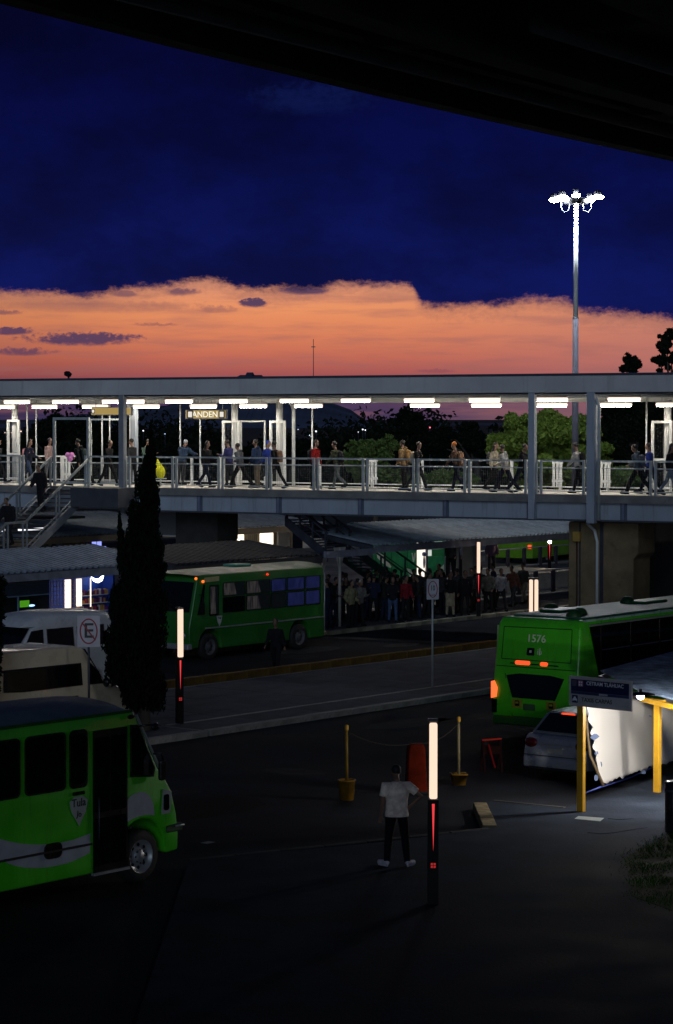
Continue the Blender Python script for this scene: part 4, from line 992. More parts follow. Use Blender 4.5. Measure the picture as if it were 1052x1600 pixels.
for s_ in (-1, 1):
    b = MB(); b.bar((-.2, s_ * .18, 0), (-.2, 0, .72), .05, .03); b.bar((.2, s_ * .18, 0), (.2, 0, .72), .05, .03); b.bar((-.2, s_ * .06, .5), (.2, s_ * .06, .5), .02, .18); b.build('leg_frame', mat('barricade_dark', (.03, .01, .01), .8, spec=.03), t)
b = MB(); b.bar((-.22, -.02, .73), (.22, -.02, .75), .05, .03); b.build('top_rail', emit('painted_red_glint', (.75, .05, .03), .16), t)
b = MB(); b.bar((-.12, -.2, .66), (.03, -.2, .12), .03, .03); b.build('red_glint', emit('painted_red_glint_dim', (.18, .008, .008), .25), t)  # rail and line glow in place of red light caught on the barricade
# ------------------------------------------------------------------ vegetation
import numpy as np
def leaf_mat(name, c, vary=.5):
    if name in MATS: return MATS[name]
    m = bpy.data.materials.new(name); m.use_nodes = True; t = m.node_tree; p = t.nodes['Principled BSDF']
    g = t.nodes.new('ShaderNodeNewGeometry'); co = t.nodes.new('ShaderNodeTexCoord'); n = t.nodes.new('ShaderNodeTexNoise'); n.inputs['Scale'].default_value = 1.3
    t.links.new(co.outputs['Object'], n.inputs['Vector'])
    f = math_n(t, 'ADD', math_n(t, 'MULTIPLY', g.outputs['Random Per Island'], .6), math_n(t, 'MULTIPLY', n.outputs[0], .4))
    t.links.new(mixc(t, f, tuple(x * (1 - vary) for x in c), tuple(x * (1 + vary) for x in c)), p.inputs['Base Color'])
    p.inputs['Roughness'].default_value = .7; p.inputs['Specular IOR Level'].default_value = .05 if c[1] < .05 else .25
    tr = t.nodes.new('ShaderNodeBsdfTranslucent'); tr.inputs[0].default_value = (*[min(1, x * 1.3) for x in c], 1)
    mx = t.nodes.new('ShaderNodeMixShader'); mx.inputs[0].default_value = .3
    o = t.nodes['Material Output']; t.links.new(p.outputs[0], mx.inputs[1]); t.links.new(tr.outputs[0], mx.inputs[2]); t.links.new(mx.outputs[0], o.inputs[0])
    MATS[name] = m; return m
def leaf_cloud(name, blobs, n, size, m, parent, seed=1, aspect=.5, upright=0.0):
    rg = np.random.default_rng(seed)
    vol = np.array([b[1][0] * b[1][1] * b[1][2] for b in blobs]) ** .5; pk = rg.choice(len(blobs), n, p=vol / vol.sum())
    C = np.array([b[0] for b in blobs], float)[pk]; Rr = np.array([b[1] for b in blobs], float)[pk]
    d = rg.normal(size=(n, 3)); d /= np.linalg.norm(d, axis=1)[:, None]
    rad = rg.uniform(.15, 1, n) ** .45 * (1 + rg.normal(size=n) * .06)
    P = C + d * Rr * rad[:, None]
    a = rg.normal(size=(n, 3)); a[:, 2] += upright * 3; a /= np.linalg.norm(a, axis=1)[:, None]
    b = np.cross(a, rg.normal(size=(n, 3))); b /= np.linalg.norm(b, axis=1)[:, None]
    s = size * rg.uniform(.6, 1.4, n)[:, None]
    V = np.stack([P - a * s, P + b * s * aspect, P + a * s, P - b * s * aspect], 1).reshape(-1, 3)
    me = bpy.data.meshes.new(name); me.vertices.add(4 * n); me.vertices.foreach_set('co', V.ravel())
    me.loops.add(4 * n); me.loops.foreach_set('vertex_index', np.arange(4 * n)); me.polygons.add(n)
    me.polygons.foreach_set('loop_start', np.arange(n) * 4); me.update(calc_edges=True); me.validate(); me.materials.append(m)
    return link(name, me, parent)
bark = mat('bark', (.06, .05, .04), .9, vary=.3)
def tree(label, x, ybase_Z, crown, n, size, m, trunk_r=.22, seed=1, cat='tree', name='tree', group=None, aspect=.5, sub=44):
    # crown: list of picture ellipses (x, y, rx, ry); they become lumps of leaf clumps at the tree's own distance
    Z = ybase_Z; s = F / Z; bx_ = (x - 526) / s
    t = thing(name, label, cat, (bx_, Z, 0), 0, group); rnd = random.Random(seed); blobs = []
    area = sum(c[2] * c[3] for c in crown)
    for (cx, cy, rx, ry) in crown:
        X = (cx - 526) / s - bx_; Hh = CH + (654 - cy) / s; a_, b_ = rx / s, ry / s
        k = max(5, int(sub * rx * ry / area * 2))
        for _ in range(k):
            while True:
                q = Vector((rnd.uniform(-1, 1), rnd.uniform(-1, 1), rnd.uniform(-1, 1)))
                if q.length < 1: break
            q = q * .82; r_ = rnd.uniform(.22, .42) * min(a_, b_)
            blobs.append(((X + q.x * a_, q.y * a_, Hh + q.z * b_), (r_ * 1.15, r_ * 1.15, r_ * .8)))
    leaf_cloud('crown', blobs, n, size, m, t, seed, aspect)
    top = max(b[0][2] for b in blobs); tz = min(b[0][2] for b in blobs)
    tr = MB(); tr.tube([(0, 0, 0), (.05, .02, tz * .6), (0, .05, tz + (top - tz) * .3)], [trunk_r * 1.3, trunk_r, trunk_r * .7], 10)
    for b in rnd.sample(blobs, min(9, len(blobs))):
        tr.tube([(0, .03, tz * .8 + rnd.uniform(0, .4)), ((b[0][0]) * .5, b[0][1] * .5, (tz + b[0][2]) / 2), b[0]], [trunk_r * .5, trunk_r * .32, .03], 6)
    tr.build('trunk', bark, t, clean=False)
    return t
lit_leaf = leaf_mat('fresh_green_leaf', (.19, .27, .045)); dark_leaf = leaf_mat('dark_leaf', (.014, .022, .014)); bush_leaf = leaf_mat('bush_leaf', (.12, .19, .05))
tree('big bright green tree behind the footbridge right of centre', 918, 113, [(850, 690, 92, 52), (820, 665, 50, 30), (890, 672, 50, 34), (785, 705, 40, 34), (925, 715, 34, 34), (850, 730, 100, 40)], 60000, .14, lit_leaf, seed=3, sub=70)
tree('small green tree behind the footbridge left of the bright one', 585, 114, [(575, 715, 46, 30), (608, 695, 22, 16), (555, 700, 20, 14), (590, 742, 60, 22)], 16000, .11, bush_leaf, .12, seed=4)
tree('low green shrub below the bridge rail between the two green trees', 700, 110, [(700, 748, 60, 16), (650, 752, 40, 14)], 7000, .11, bush_leaf, .08, seed=8, cat='shrub', name='shrub')
tree('low green shrub below the bridge rail right of the bright tree', 970, 104, [(972, 745, 45, 20)], 4500, .11, bush_leaf, .08, seed=9, cat='shrub', name='shrub')
dk = 'dark trees beyond the footbridge'
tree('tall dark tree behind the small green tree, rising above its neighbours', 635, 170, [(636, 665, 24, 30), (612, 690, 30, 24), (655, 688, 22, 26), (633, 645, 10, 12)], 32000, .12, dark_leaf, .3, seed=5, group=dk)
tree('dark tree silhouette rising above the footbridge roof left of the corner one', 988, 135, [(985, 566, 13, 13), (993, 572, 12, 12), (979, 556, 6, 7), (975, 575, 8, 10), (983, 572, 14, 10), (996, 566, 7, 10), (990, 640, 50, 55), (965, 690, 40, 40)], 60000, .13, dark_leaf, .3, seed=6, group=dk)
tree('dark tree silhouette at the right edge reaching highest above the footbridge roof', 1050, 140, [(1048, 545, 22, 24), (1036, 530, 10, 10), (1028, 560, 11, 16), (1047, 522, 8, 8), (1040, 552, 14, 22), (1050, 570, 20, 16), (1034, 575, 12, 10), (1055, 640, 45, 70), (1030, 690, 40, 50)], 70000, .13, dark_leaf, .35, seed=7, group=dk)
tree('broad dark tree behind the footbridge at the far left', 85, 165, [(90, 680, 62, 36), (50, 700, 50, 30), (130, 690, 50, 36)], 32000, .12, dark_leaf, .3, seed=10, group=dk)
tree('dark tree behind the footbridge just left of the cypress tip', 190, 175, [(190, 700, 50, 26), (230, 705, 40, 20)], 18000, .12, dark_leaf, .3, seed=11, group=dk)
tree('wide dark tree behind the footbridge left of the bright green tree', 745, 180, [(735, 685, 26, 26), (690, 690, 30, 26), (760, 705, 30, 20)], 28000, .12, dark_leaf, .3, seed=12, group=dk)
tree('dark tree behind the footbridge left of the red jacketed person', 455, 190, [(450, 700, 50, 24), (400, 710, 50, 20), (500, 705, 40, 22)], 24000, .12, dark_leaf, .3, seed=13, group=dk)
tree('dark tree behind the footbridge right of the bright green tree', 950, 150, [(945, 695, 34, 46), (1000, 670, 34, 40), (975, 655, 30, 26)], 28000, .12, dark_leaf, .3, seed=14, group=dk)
# distant belt of trees: one mass
rg = random.Random(12); bl = []
for i in range(420):
    x = rg.uniform(-60, 60); y = rg.uniform(205, 260); h = rg.uniform(4.5, 8.2) + 1.2 * math.sin(x * .22)
    bl.append(((x, y, h * .55), (rg.uniform(1.8, 3.2), 2.0, h * .5)))
tag(leaf_cloud('treeline', bl, 90000, .28, dark_leaf, None, 15), kind='stuff')
# cypress
def cypress():
    Z = 61.0; s = F / Z; bx_ = (222 - 526) / s
    t = thing('cypress_tree', 'tall black columnar cypress standing in front of the vans and microbus', 'cypress', (bx_, Z, .15)); blobs = []
    rnd = random.Random(4)
    prof = [(680, 236, 3), (700, 235, 8), (730, 232, 15), (760, 230, 21), (800, 226, 28), (830, 224, 36), (860, 222, 38), (900, 218, 43), (940, 215, 46), (980, 211, 48), (1010, 208, 48), (1040, 208, 46), (1060, 216, 45), (1080, 223, 39), (1096, 226, 28)]
    for k in range(len(prof) - 1):
        y0, c0_, r0 = prof[k]; y1, c1_, r1 = prof[k + 1]
        nn = 4 + int(r0 / 3)
        for _ in range(nn):
            f = rnd.random(); y = y0 + (y1 - y0) * f; cx = c0_ + (c1_ - c0_) * f; r = r0 + (r1 - r0) * f
            an = rnd.uniform(0, 6.28); rr = r * rnd.uniform(.0, .72)
            blobs.append((((cx + rr * math.cos(an) - 222) / s, rr * math.sin(an) / s, CH - .15 + (654 - y) / s), (max(.03, r * .40 / s), max(.03, r * .40 / s), .42)))
    for (cx, y0, r) in ((186, 815, 7), (206, 812, 6)):
        for k in range(6): blobs.append((((cx + k - 222) / s, rnd.uniform(-.2, .2), CH - .15 + (654 - y0 - k * 13) / s), ((r * .35 + k * 1.3) / s, (r * .35 + k * 1.3) / s, .26)))
    leaf_cloud('crown', blobs, 100000, .065, leaf_mat('cypress_leaf', (.007, .011, .006)), t, 5, .35, upright=1.0)
    m = MB(); m.tube([(.05, 0, 0), (.02, 0, 1.0), (0, 0, 3.5), (.2, 0, 7.0)], [.16, .13, .10, .02], 10); m.build('trunk', bark, t)
cypress()
t = thing('cypress_tree', 'black shrubby tree cut off by the left edge beside the vans', 'tree', PZ(-22, 800, 58)); t.location.z = 0
leaf_cloud('crown', [((.02 * k, 0, 1.6 + .35 * k), (.34, .34, .3)) for k in range(8)], 9000, .06, MATS['cypress_leaf'], t, 6, .4)
m = MB(); m.tube([(0, 0, 0), (0, 0, 2.5)], .08, 8); m.build('trunk', bark, t)

# ------------------------------------------------------------------ far hills
def hill(prof, Z, depth, m, name='hill'):
    s = F / Z; vs = []; n = len(prof); rows = 7
    for j in range(rows):
        k = j / (rows - 1); sh = math.sin(PI * (.5 + .5 * k)) if j else 1.0
        for i, (x, y) in enumerate(prof):
            h = max(2, CH + (654 - y) / s); nz = 1 + .12 * mnoise.noise(Vector((i * .9, j * 1.3, 2)))
            vs.append(((x - 526) / s * (1 + .2 * k), Z + depth * k, h * (1 - k) ** .8 * (nz if j else 1) if j < rows - 1 else 0))
    fr = [((x - 526) / s, Z - depth * .6, -1) for x, y in prof]; o = len(vs); vs += fr
    fs = [(j * n + i, j * n + i + 1, (j + 1) * n + i + 1, (j + 1) * n + i) for j in range(rows - 1) for i in range(n - 1)] + [(o + i, o + i + 1, i + 1, i) for i in range(n - 1)]
    b = MB(); b.add(vs, fs); return tag(b.build(name, m, clean=False), kind='structure')
hp = [(-700, 690), (-300, 660), (-100, 668), (40, 660), (120, 648), (200, 640), (260, 634), (310, 618), (345, 603), (368, 590), (376, 586), (384, 586), (386, 582), (396, 582), (398, 586), (409, 586), (414, 590), (440, 602), (480, 618), (520, 630), (548, 640), (565, 652), (582, 664), (620, 676), (680, 682)]
hp2 = []
for (xa, ya), (xb_, yb) in zip(hp, hp[1:]):
    k = max(1, int((xb_ - xa) / 9))
    for i in range(k): hp2.append((xa + (xb_ - xa) * i / k, ya + (yb - ya) * i / k + (mnoise.noise(Vector((xa + i * 3.1, 1, 1))) * 2.2 if i else 0)))
hp2.append(hp[-1])
hm = mat('hazy_far_hill', (.085, .115, .19), .95, vary=.3, nscale=.01)  # blue base colour carries the distance haze
hill(hp2, 2600, 900, hm)
hill([(560, 690), (640, 676), (720, 668), (800, 664), (900, 660), (1000, 655), (1200, 650), (1600, 655), (2200, 690)], 3200, 800, hm)
# lights on the slope
for i, (x, y, c, s_) in enumerate([(8, 676, (1, .75, .6), .5), (13, 677, (1, .8, .7), .8), (18, 676, (1, .8, .7), .5), (33, 674, (1, .7, .6), .9), (224, 673, (.9, .9, 1), 1), (487, 682, (.8, .9, 1), .9), (494, 674, (.8, .9, 1), 1.3), (484, 680, (.7, .8, 1), .6), (567, 671, (.9, .9, 1), 1), (571, 672, (.9, .9, 1), .8), (672, 668, (1, .15, .2), 1.1), (560, 675, (.9, .85, 1), .5), (258, 678, (.5, .6, 1), .6), (466, 671, (.6, .7, 1), .5)]):
    p = PZ(x, y, 198); r = .045 * s_ + .012
    t = thing('far_street_lamp', 'pinpoint lamp glowing on the dark slope beyond the footbridge', 'street lamp', (p.x, p.y, 0), 0, 'pinpoint lamps far off through the footbridge')
    b = MB(); b.tube([(0, .1, 0), (0, .1, p.z)], .03, 5); b.build('pole', darksteel, t)
    b = MB(); b.ball((0, 0, p.z), r, 8, 6); b.build('lamp_head', emit('far_lamp_%d' % i, c, 2.0), t)

# ------------------------------------------------------------------ vehicles
def wheel(parent, x, y, r=.45, w=.26, rim_r=.29, sgn=-1, rm=None, steer=0):
    b = MB(); b.lathe([(rim_r, -w / 2), (r - .04, -w / 2), (r, -w / 2 + .04), (r, w / 2 - .04), (r - .04, w / 2), (rim_r, w / 2)], 32, 'y'); me = b.mesh('tyre', rubber, clean=True)
    o = link('wheel', me, parent, (x, y, r)); o.rotation_euler = (0, 0, steer)
    q = MB(); f = sgn
    q.lathe([(rim_r, f * w * .5), (rim_r * .93, f * w * .46), (rim_r * .86, f * w * .25), (rim_r * .6, f * w * .20), (rim_r * .42, f * w * .34), (rim_r * .3, f * w * .46), (.001, f * w * .48)], 28, 'y'); q.build('rim', rm or rimm, o)
    h = MB()
    for k in range(8):
        a_ = k * PI / 4; cx, cz = rim_r * .69 * math.cos(a_), rim_r * .69 * math.sin(a_)
        h.lathe([(.035 * rim_r / .29, f * w * .235), (.001, f * w * .236)], 8, 'y', (cx, 0, cz))
        h.lathe([(.018, f * w * .40), (.018, f * w * .44), (.001, f * w * .445)], 6, 'y', (rim_r * .4 * math.cos(a_), 0, rim_r * .4 * math.sin(a_)))
    o2 = h.build('rim_holes', blacks, o); o2['kind'] = 'stuff'
    return o
def arch(cx, r, z0, a0=180, a1=0, n=10):
    return [(cx + r * math.cos(R(a0 + (a1 - a0) * k / n)), z0 + r * math.sin(R(a0 + (a1 - a0) * k / n))) for k in range(n + 1) if True]
def window(parent, x0, x1, z0, z1, y, sgn, glass=glassd, r=.07, fr=.03, fm=blacks, poly=None, name='window'):
    P = poly or rrect(x0, x1, z0, z1, r, 4)
    cx = sum(p[0] for p in P) / len(P); cz = sum(p[1] for p in P) / len(P)
    hx = max(p[0] for p in P) - min(p[0] for p in P)
    k = 1 - 2 * fr / hx
    q = [(cx + (a_ - cx) * k, cz + (b_ - cz) * k) for a_, b_ in P]
    n = len(P); ya, yb = y, y + sgn * .012
    vs = [(a_, ya, b_) for a_, b_ in P] + [(a_, yb, b_) for a_, b_ in P] + [(a_, yb, b_) for a_, b_ in q] + [(a_, ya, b_) for a_, b_ in q]
    fs = []
    for j in range(3):
        for i in range(n): fs.append((j * n + i, j * n + (i + 1) % n, (j + 1) * n + (i + 1) % n, (j + 1) * n + i))
    b = MB(); b.add(vs, fs); o = b.build(name, fm, parent)
    b = MB(); b.side(q, y + sgn * .002, y + sgn * .006); b.build('pane', glass, o); return o
def tumble(z0, k): return lambda z: 1.0 - max(0, z - z0) * k
def reflection_glow(name, c0, c1, s):  # uneven glow for sheets that imitate reflections in window glass
    m = emit(name, c1, s); t = m.node_tree; e = [n for n in t.nodes if n.type == 'EMISSION'][0]
    co = t.nodes.new('ShaderNodeTexCoord'); mp = t.nodes.new('ShaderNodeMapping'); mp.inputs['Scale'].default_value = (9, 1, 1.2)
    n = t.nodes.new('ShaderNodeTexNoise'); n.inputs['Scale'].default_value = 1.6; n.inputs['Detail'].default_value = 5
    t.links.new(co.outputs['Object'], mp.inputs[0]); t.links.new(mp.outputs[0], n.inputs['Vector'])
    t.links.new(mixc(t, maprange(t, n.outputs[0], .35, .68), c0, c1), e.inputs[0]); return m
badge_m = mat('badge_white', (.42, .45, .42), .5)

# --- V1: near microbus, right side towards us
vc = 28.85; vx0 = 22.0
t = thing('microbus', 'near green and white microbus at the lower left with a dark blue roof', 'bus', L(vx0, vc), LR)
FX = 31.2 - vx0; BWd = 2.25
rb, rf_ = 24.6 - vx0, 30.3 - vx0
prof = [(0, .35), (rb - .56, .35), (rb - .56, .5)] + arch(rb, .56, .5)[1:-1] + [(rb + .56, .5), (rb + .56, .32), (rf_ - .58, .32), (rf_ - .58, .5)] + arch(rf_, .58, .52)[1:-1] + [(rf_ + .58, .5), (FX - .28, .42), (FX + .02, .44), (FX + .03, .75), (FX - .02, 1.1), (FX - .14, 1.5), (FX - .36, 1.83), (FX - .48, 1.93), (FX - 1.02, 2.93), (FX - 1.10, 3.0), (0, 3.0)]
b = MB(); b.side(prof, 0, BWd, tumble(1.8, .035)); b.build('body', greenp, t, .05, 3)
# crowned roof
m = MB(); n = 12; vs = []
for x, zz in ((.0, 0), (.1, .03), (FX - 2.1, .03), (FX - 1.3, 0.0), (FX - 1.12, -.06)):
    for k in range(n + 1):
        u = k / n; vs.append((x, .06 + (BWd - .12) * u, 3.004 + (.17 + zz) * math.sin(PI * u) ** .55 * (1 if x < FX - 1.2 else .25)))
m.add(vs, [(j * (n + 1) + k, j * (n + 1) + k + 1, (j + 1) * (n + 1) + k + 1, (j + 1) * (n + 1) + k) for j in range(4) for k in range(n)], True); m.build('roof', mat('blue_roof_paint', (.10, .15, .17), .5, vary=.2, dirt=(.06, .09, .10)), t)
b = MB(); b.bar((0, .03, 2.99), (FX - 1.15, .03, 2.99), .05, .05); b.build('rain_gutter', mat('dark_green_trim', (.012, .09, .01), .5), t)
yy = .0; TW = lambda z: .0
def yside(z): return BWd / 2 - BWd / 2 * tumble(1.8, .035)(z)
for (x0, x1) in ((24.35, 25.3), (25.4, 26.35), (26.45, 27.42), (27.52, 28.46), (28.54, 28.97)):
    window(t, x0 - vx0, x1 - vx0, 1.82, 2.80, -.004, -1, r=.10)
window(t, 0, 0, 0, 0, -.003, -1, poly=[(29.98 - vx0 + .02, 1.86), (30.58 - vx0, 1.80), (30.62 - vx0, 1.95), (30.20 - vx0, 2.74), (30.0 - vx0, 2.76)], name='quarter_window')
# door: dark leaves in a frame
dx0, dx1 = 29.10 - vx0, 29.93 - vx0
d = MB(); d.side([(dx0, .34), (dx1, .34), (dx1, 2.74), (dx0, 2.74)], -.012, .0); dr = d.build('door', blacks, t)
for i in range(2):
    xa = dx0 + .04 + i * (dx1 - dx0 - .04) / 2; xb_ = xa + (dx1 - dx0 - .12) / 2
    for z0, z1 in ((.45, 1.25), (1.35, 2.62)):
        b = MB(); b.side(rrect(xa, xb_, z0, z1, .04), -.02, -.0121); b.build('door_pane', glassd, dr)
b = MB(); b.tube([(dx0 + .10, -.05, .9), (dx0 + .10, -.05, 1.6)], .012, 6); b.build('door_handle', darksteel, dr)
b = MB(); b.box(dx0 - .02, dx1 + .02, -.05, .02, .29, .335); b.build('door_step', rimm, t)
# white waves
def wave(parent, xs, top, bot, y, sgn, m, name='white_wave'):
    P = [(x, z) for x, z in zip(xs, top)] + [(x, z) for x, z in zip(xs[::-1], bot[::-1])]
    n = len(xs); vs = [(x, y, z) for x, z in zip(xs, top)] + [(x, y, z) for x, z in zip(xs, bot)]
    b = MB(); b.add(vs, [(i, i + 1, n + i + 1, n + i) for i in range(n - 1)]); return b.build(name, m, parent, clean=False)
wm = mat('white_stripe_paint', (.40, .42, .46), .4, vary=.1)
def v1p(cx_, cy_):                       # place on the near side of the bus from a measured outline point
    x, y = cx_ / 3.094, 1050 + cy_ / 3.094; a = aL(x, vc); Z = a * E_.y + vc * C_.y
    return a - vx0, CH - (y - 654) * Z / F
def outline(pts, name, m, off=-.004):
    q = [v1p(*p_) for p_ in pts]; b = MB(); b.add([(x, off, z) for x, z in q], [tuple(range(len(q)))]); bmx = b.build(name, m, t, clean=False)
    return bmx
def smooth(pts, k=4):
    out = []
    for i in range(len(pts) - 1):
        p0, p1, p2, p3 = pts[max(i - 1, 0)], pts[i], pts[i + 1], pts[min(i + 2, len(pts) - 1)]
        for j in range(k):
            u = j / k; out.append(tuple(.5 * (2 * p1[c] + (p2[c] - p0[c]) * u + (2 * p0[c] - 5 * p1[c] + 4 * p2[c] - p3[c]) * u * u + (3 * p1[c] - p0[c] - 3 * p2[c] + p3[c]) * u ** 3) for c in (0, 1)))
    return out + [pts[-1]]
top_ = smooth([(-190, 740), (-90, 790), (0, 820), (60, 835), (120, 843), (200, 845), (270, 838), (340, 823), (400, 802), (431, 789)])
bot_ = smooth([(-190, 850), (-90, 893), (0, 925), (50, 945), (110, 958), (170, 960), (240, 953), (320, 935), (380, 910), (427, 885)])
outline(top_ + bot_[::-1], 'white_wave', wm)
outline(smooth([(605, 640), (622, 612), (650, 595), (680, 588), (708, 597), (728, 625), (738, 660), (742, 702)]) + smooth([(742, 702), (700, 700), (660, 710), (630, 723), (604, 742)]), 'white_wave', wm)
b = MB(); b.bar((0, -.02, .84), (dx0 - .05, -.02, .84), .03, .035); b.build('rub_rail', rubber, t)
b = MB(); b.bar((dx1 + .05, -.02, .98), (rf_ - .30, -.02, 1.02), .03, .03); b.build('rub_rail', rubber, t)
b = MB(); b.side(rrect(27.95 - vx0, 28.35 - vx0, .72, .98, .10), -.03, -.004); b.build('fuel_cap', blacks, t)
b = MB(); b.side(rrect(28.62 - vx0, 28.9 - vx0, 1.70, 1.76, .01), -.01, -.003); b.build('side_vent', blacks, t)
b = MB(); b.side([(28.55 - vx0, 1.60), (28.66 - vx0, 1.68), (28.86 - vx0, 1.68), (28.97 - vx0, 1.60), (28.93 - vx0, 1.42), (28.77 - vx0, 1.18), (28.60 - vx0, 1.42)], -.009, -.003); b.build('shield_badge', badge_m, t)
lettering('Tula', .19, mat('badge_black', (.01, .01, .01), .5), t, (28.76 - vx0, -.011, 1.57), (PI / 2, 0, 0), extr=.002)
lettering('Jo', .14, MATS['badge_black'], t, (28.77 - vx0, -.011, 1.38), (PI / 2, R(8), 0), extr=.002)
# headlamp, bumper, mirror, lights, wheels
b = MB(); b.side([(FX - .42, 1.12), (FX - .20, 1.12), (FX - .17, 1.50), (FX - .38, 1.56)], -.016, -.002); hl = b.build('headlight', mat('lamp_surround', (.35, .38, .36), .4), t)
b = MB(); b.side(rrect(FX - .37, FX - .24, 1.18, 1.46, .04), -.024, -.0162); b.build('lens', glassd, hl)
b = MB(); b.side([(FX - .3, .78), (FX + .1, .78), (FX + .1, .92), (FX - .3, .90)], -.04, BWd + .04); b.build('bumper', mat('bumper_dark', (.02, .05, .02), .5), t, .02)
b = MB(); b.tube([(FX - .1, -.05, .88), (FX + .11, -.05, .88)], .018, 6); b.build('bumper_trim', rimm, t)
wp_ = [(FX - .46, 0, 1.93), (FX - 1.0, 0, 2.88)]
b = MB(); b.add([(FX - .455, .12, 1.96), (FX - .455, BWd - .12, 1.96), (FX - .985, BWd - .16, 2.88), (FX - .985, .16, 2.88)], [(0, 1, 2, 3)]); b.build('windscreen', glassd, t, clean=False)
b = MB(); b.bar((FX - .44, .02, 1.93), (FX - .98, .05, 2.9), .05, .02); b.build('pillar_trim', rimm, t)
b = MB(); b.tube([(FX - .62, -.0, 2.2), (FX - .52, -.10, 2.2), (FX - .50, -.12, 2.1)], .018, 6); mr = b.build('mirror_arm', blacks, t)
b = MB(); b.side(rrect(FX - .60, FX - .46, 1.74, 2.10, .04), -.16, -.09); b.build('mirror_glass', blacks, mr, .015)
b = MB(); b.tube([(FX - 1.0, -.02, 2.72), (FX - .8, -.18, 2.74)], .018, 6); mr = b.build('mirror_arm', blacks, t)
b = MB(); b.ball((FX - .78, -.2, 2.70), (.10, .05, .07), 10, 6); b.build('mirror_glass', blacks, mr)
b = MB(); b.ball((FX - 1.2, -.03, 2.90), (.09, .03, .04), 10, 6); b.build('marker_lamp', blacks, t)
wheel(t, rf_, .16, .45, .28, .29, -1); wheel(t, rb, .16, .45, .28, .29, -1)
wheel(t, rf_, BWd - .16, .45, .28, .29, 1); wheel(t, rb, BWd - .16, .45, .28, .29, 1)

# --- V2: parked microbus across the lane, nose to the left
vx0, vc = 58.9, 53.9; LN = 7.0; W2 = 2.2
t = thing('microbus', 'dark green microbus parked nose left beyond the island, painted reflections in its windows', 'bus', L(vx0, vc), LR)
prof = [(LN, .35), (LN, 2.72), (LN - .1, 2.84), (.62, 2.84), (.42, 2.72), (.10, 1.55), (-.02, 1.1), (-.02, .42), (.45, .42), (.45, .5)] + arch(1.0, .54, .5)[1:-1] + [(1.54, .5), (1.54, .35), (5.1, .35), (5.1, .5)] + arch(5.65, .54, .5)[1:-1] + [(6.2, .5), (6.2, .35)]
b = MB(); b.side(prof[::-1], 0, W2, tumble(1.6, .03)); b.build('body', green2, t, .05, 3)
b = MB(); vs = []
for x, s_ in ((.2, .3), (.7, .8), (LN - .05, 1)):
    for k in range(9): u = k / 8; vs.append((x, .05 + (W2 - .1) * u, 2.83 + .14 * s_ * math.sin(PI * u) ** .6))
b.add(vs, [(j * 9 + k, j * 9 + k + 1, j * 9 + 10 + k, j * 9 + 9 + k) for j in range(2) for k in range(8)], True); b.build('roof', mat('green_roof_paint', (.02, .10, .06), .4, vary=.15), t)
b = MB(); b.box(3.2, 4.0, .8, 1.4, 2.95, 3.03); b.build('roof_hatch', mat('green_hatch', (.06, .30, .22), .4), t, .02)
b = MB(); b.add([(.115, .12, 1.62), (.405, .15, 2.62), (.405, W2 - .15, 2.62), (.115, W2 - .12, 1.62)], [(0, 1, 2, 3)])
o = b.build('windscreen', glassd, t, clean=False); o.location = (-.012, 0, 0)
pale_refl = reflection_glow('pale_reflection_glow', (.12, .11, .13), (.75, .66, .62), .22); blue_refl = reflection_glow('blue_lit_curtain', (.03, .045, .30), (.08, .11, .60), .42)  # self-glowing sheets put in for the reflections on the side windows
wins = [(.95, 1.42, 'd'), (1.62, 2.75, 'c'), (2.80, 4.05, 'w'), (4.10, 4.9, 'b'), (4.95, 5.9, 'b'), (5.95, 6.75, 'b')]
window(t, 0, 0, 0, 0, -.003, -1, poly=[(.36, 1.52), (.62, 1.52), (.74, 2.50), (.66, 2.52)], name='quarter_window')
for x0, x1, k in wins:
    for z0, z1 in (((1.46, 2.48),) if k == 'd' else ((1.52, 2.04), (2.07, 2.54))):
        o = window(t, x0, x1, z0, z1, -.003, -1, r=.04, fr=.025, fm=blacks, glass=glassy('glass_over_glow', (.05, .05, .06), .45, .08) if not (k == 'c' and z0 < 1.9) else glassd)
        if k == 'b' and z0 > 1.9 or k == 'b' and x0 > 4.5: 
            q = MB(); q.side([(x0 + .05, z0 + .04), (x1 - .05, z0 + .04), (x1 - .05, z1 - .04), (x0 + .05, z1 - .04)], -.004, -.0035); q.build('curtain', blue_refl, o)
        elif k in 'wcd' and not (k == 'c' and z0 < 1.9):
            q = MB(); w_ = (x1 - x0) * .55; q.side([(x0 + .08, z0 + .04), (x0 + .08 + w_, z0 + .04), (x0 + .08 + w_ * .8, z1 - .04), (x0 + .08, z1 - .04)], -.004, -.0035); q.build('curtain', pale_refl, o)
b = MB(); b.bar((.75, -.015, 1.06), (LN - .05, -.015, 1.06), .03, .04); b.build('side_trim', rimm, t)
b = MB(); b.side([(1.32, 1.44), (1.60, 1.44), (1.56, 1.25), (1.46, 1.08), (1.36, 1.25)], -.009, -.003); b.build('shield_badge', badge_m, t)
lettering('Tula', .09, MATS['badge_black'], t, (1.46, -.011, 1.36), (PI / 2, 0, 0), extr=.002)
ind = emit('amber_marker_lamp', (1.0, .16, .02), 1.6)
for (x, y, z) in ((.42, .1, 2.72), (.64, -.01, 2.62)): q = MB(); q.ball((x, y, z), .05, 8, 6); q.build('marker_lamp', ind, t)
q = MB(); q.ball((3.9, -.02, 2.70), .04, 8, 6); q.build('marker_lamp', emit('red_marker_lamp', (1, .03, .01), 1.4), t)
b = MB(); b.side([(.66, 2.58), (1.45, 2.60), (1.45, 2.76), (.72, 2.74)], -.006, -.002); b.build('route_board', mat('route_board', (.5, .45, .2), .5), t)
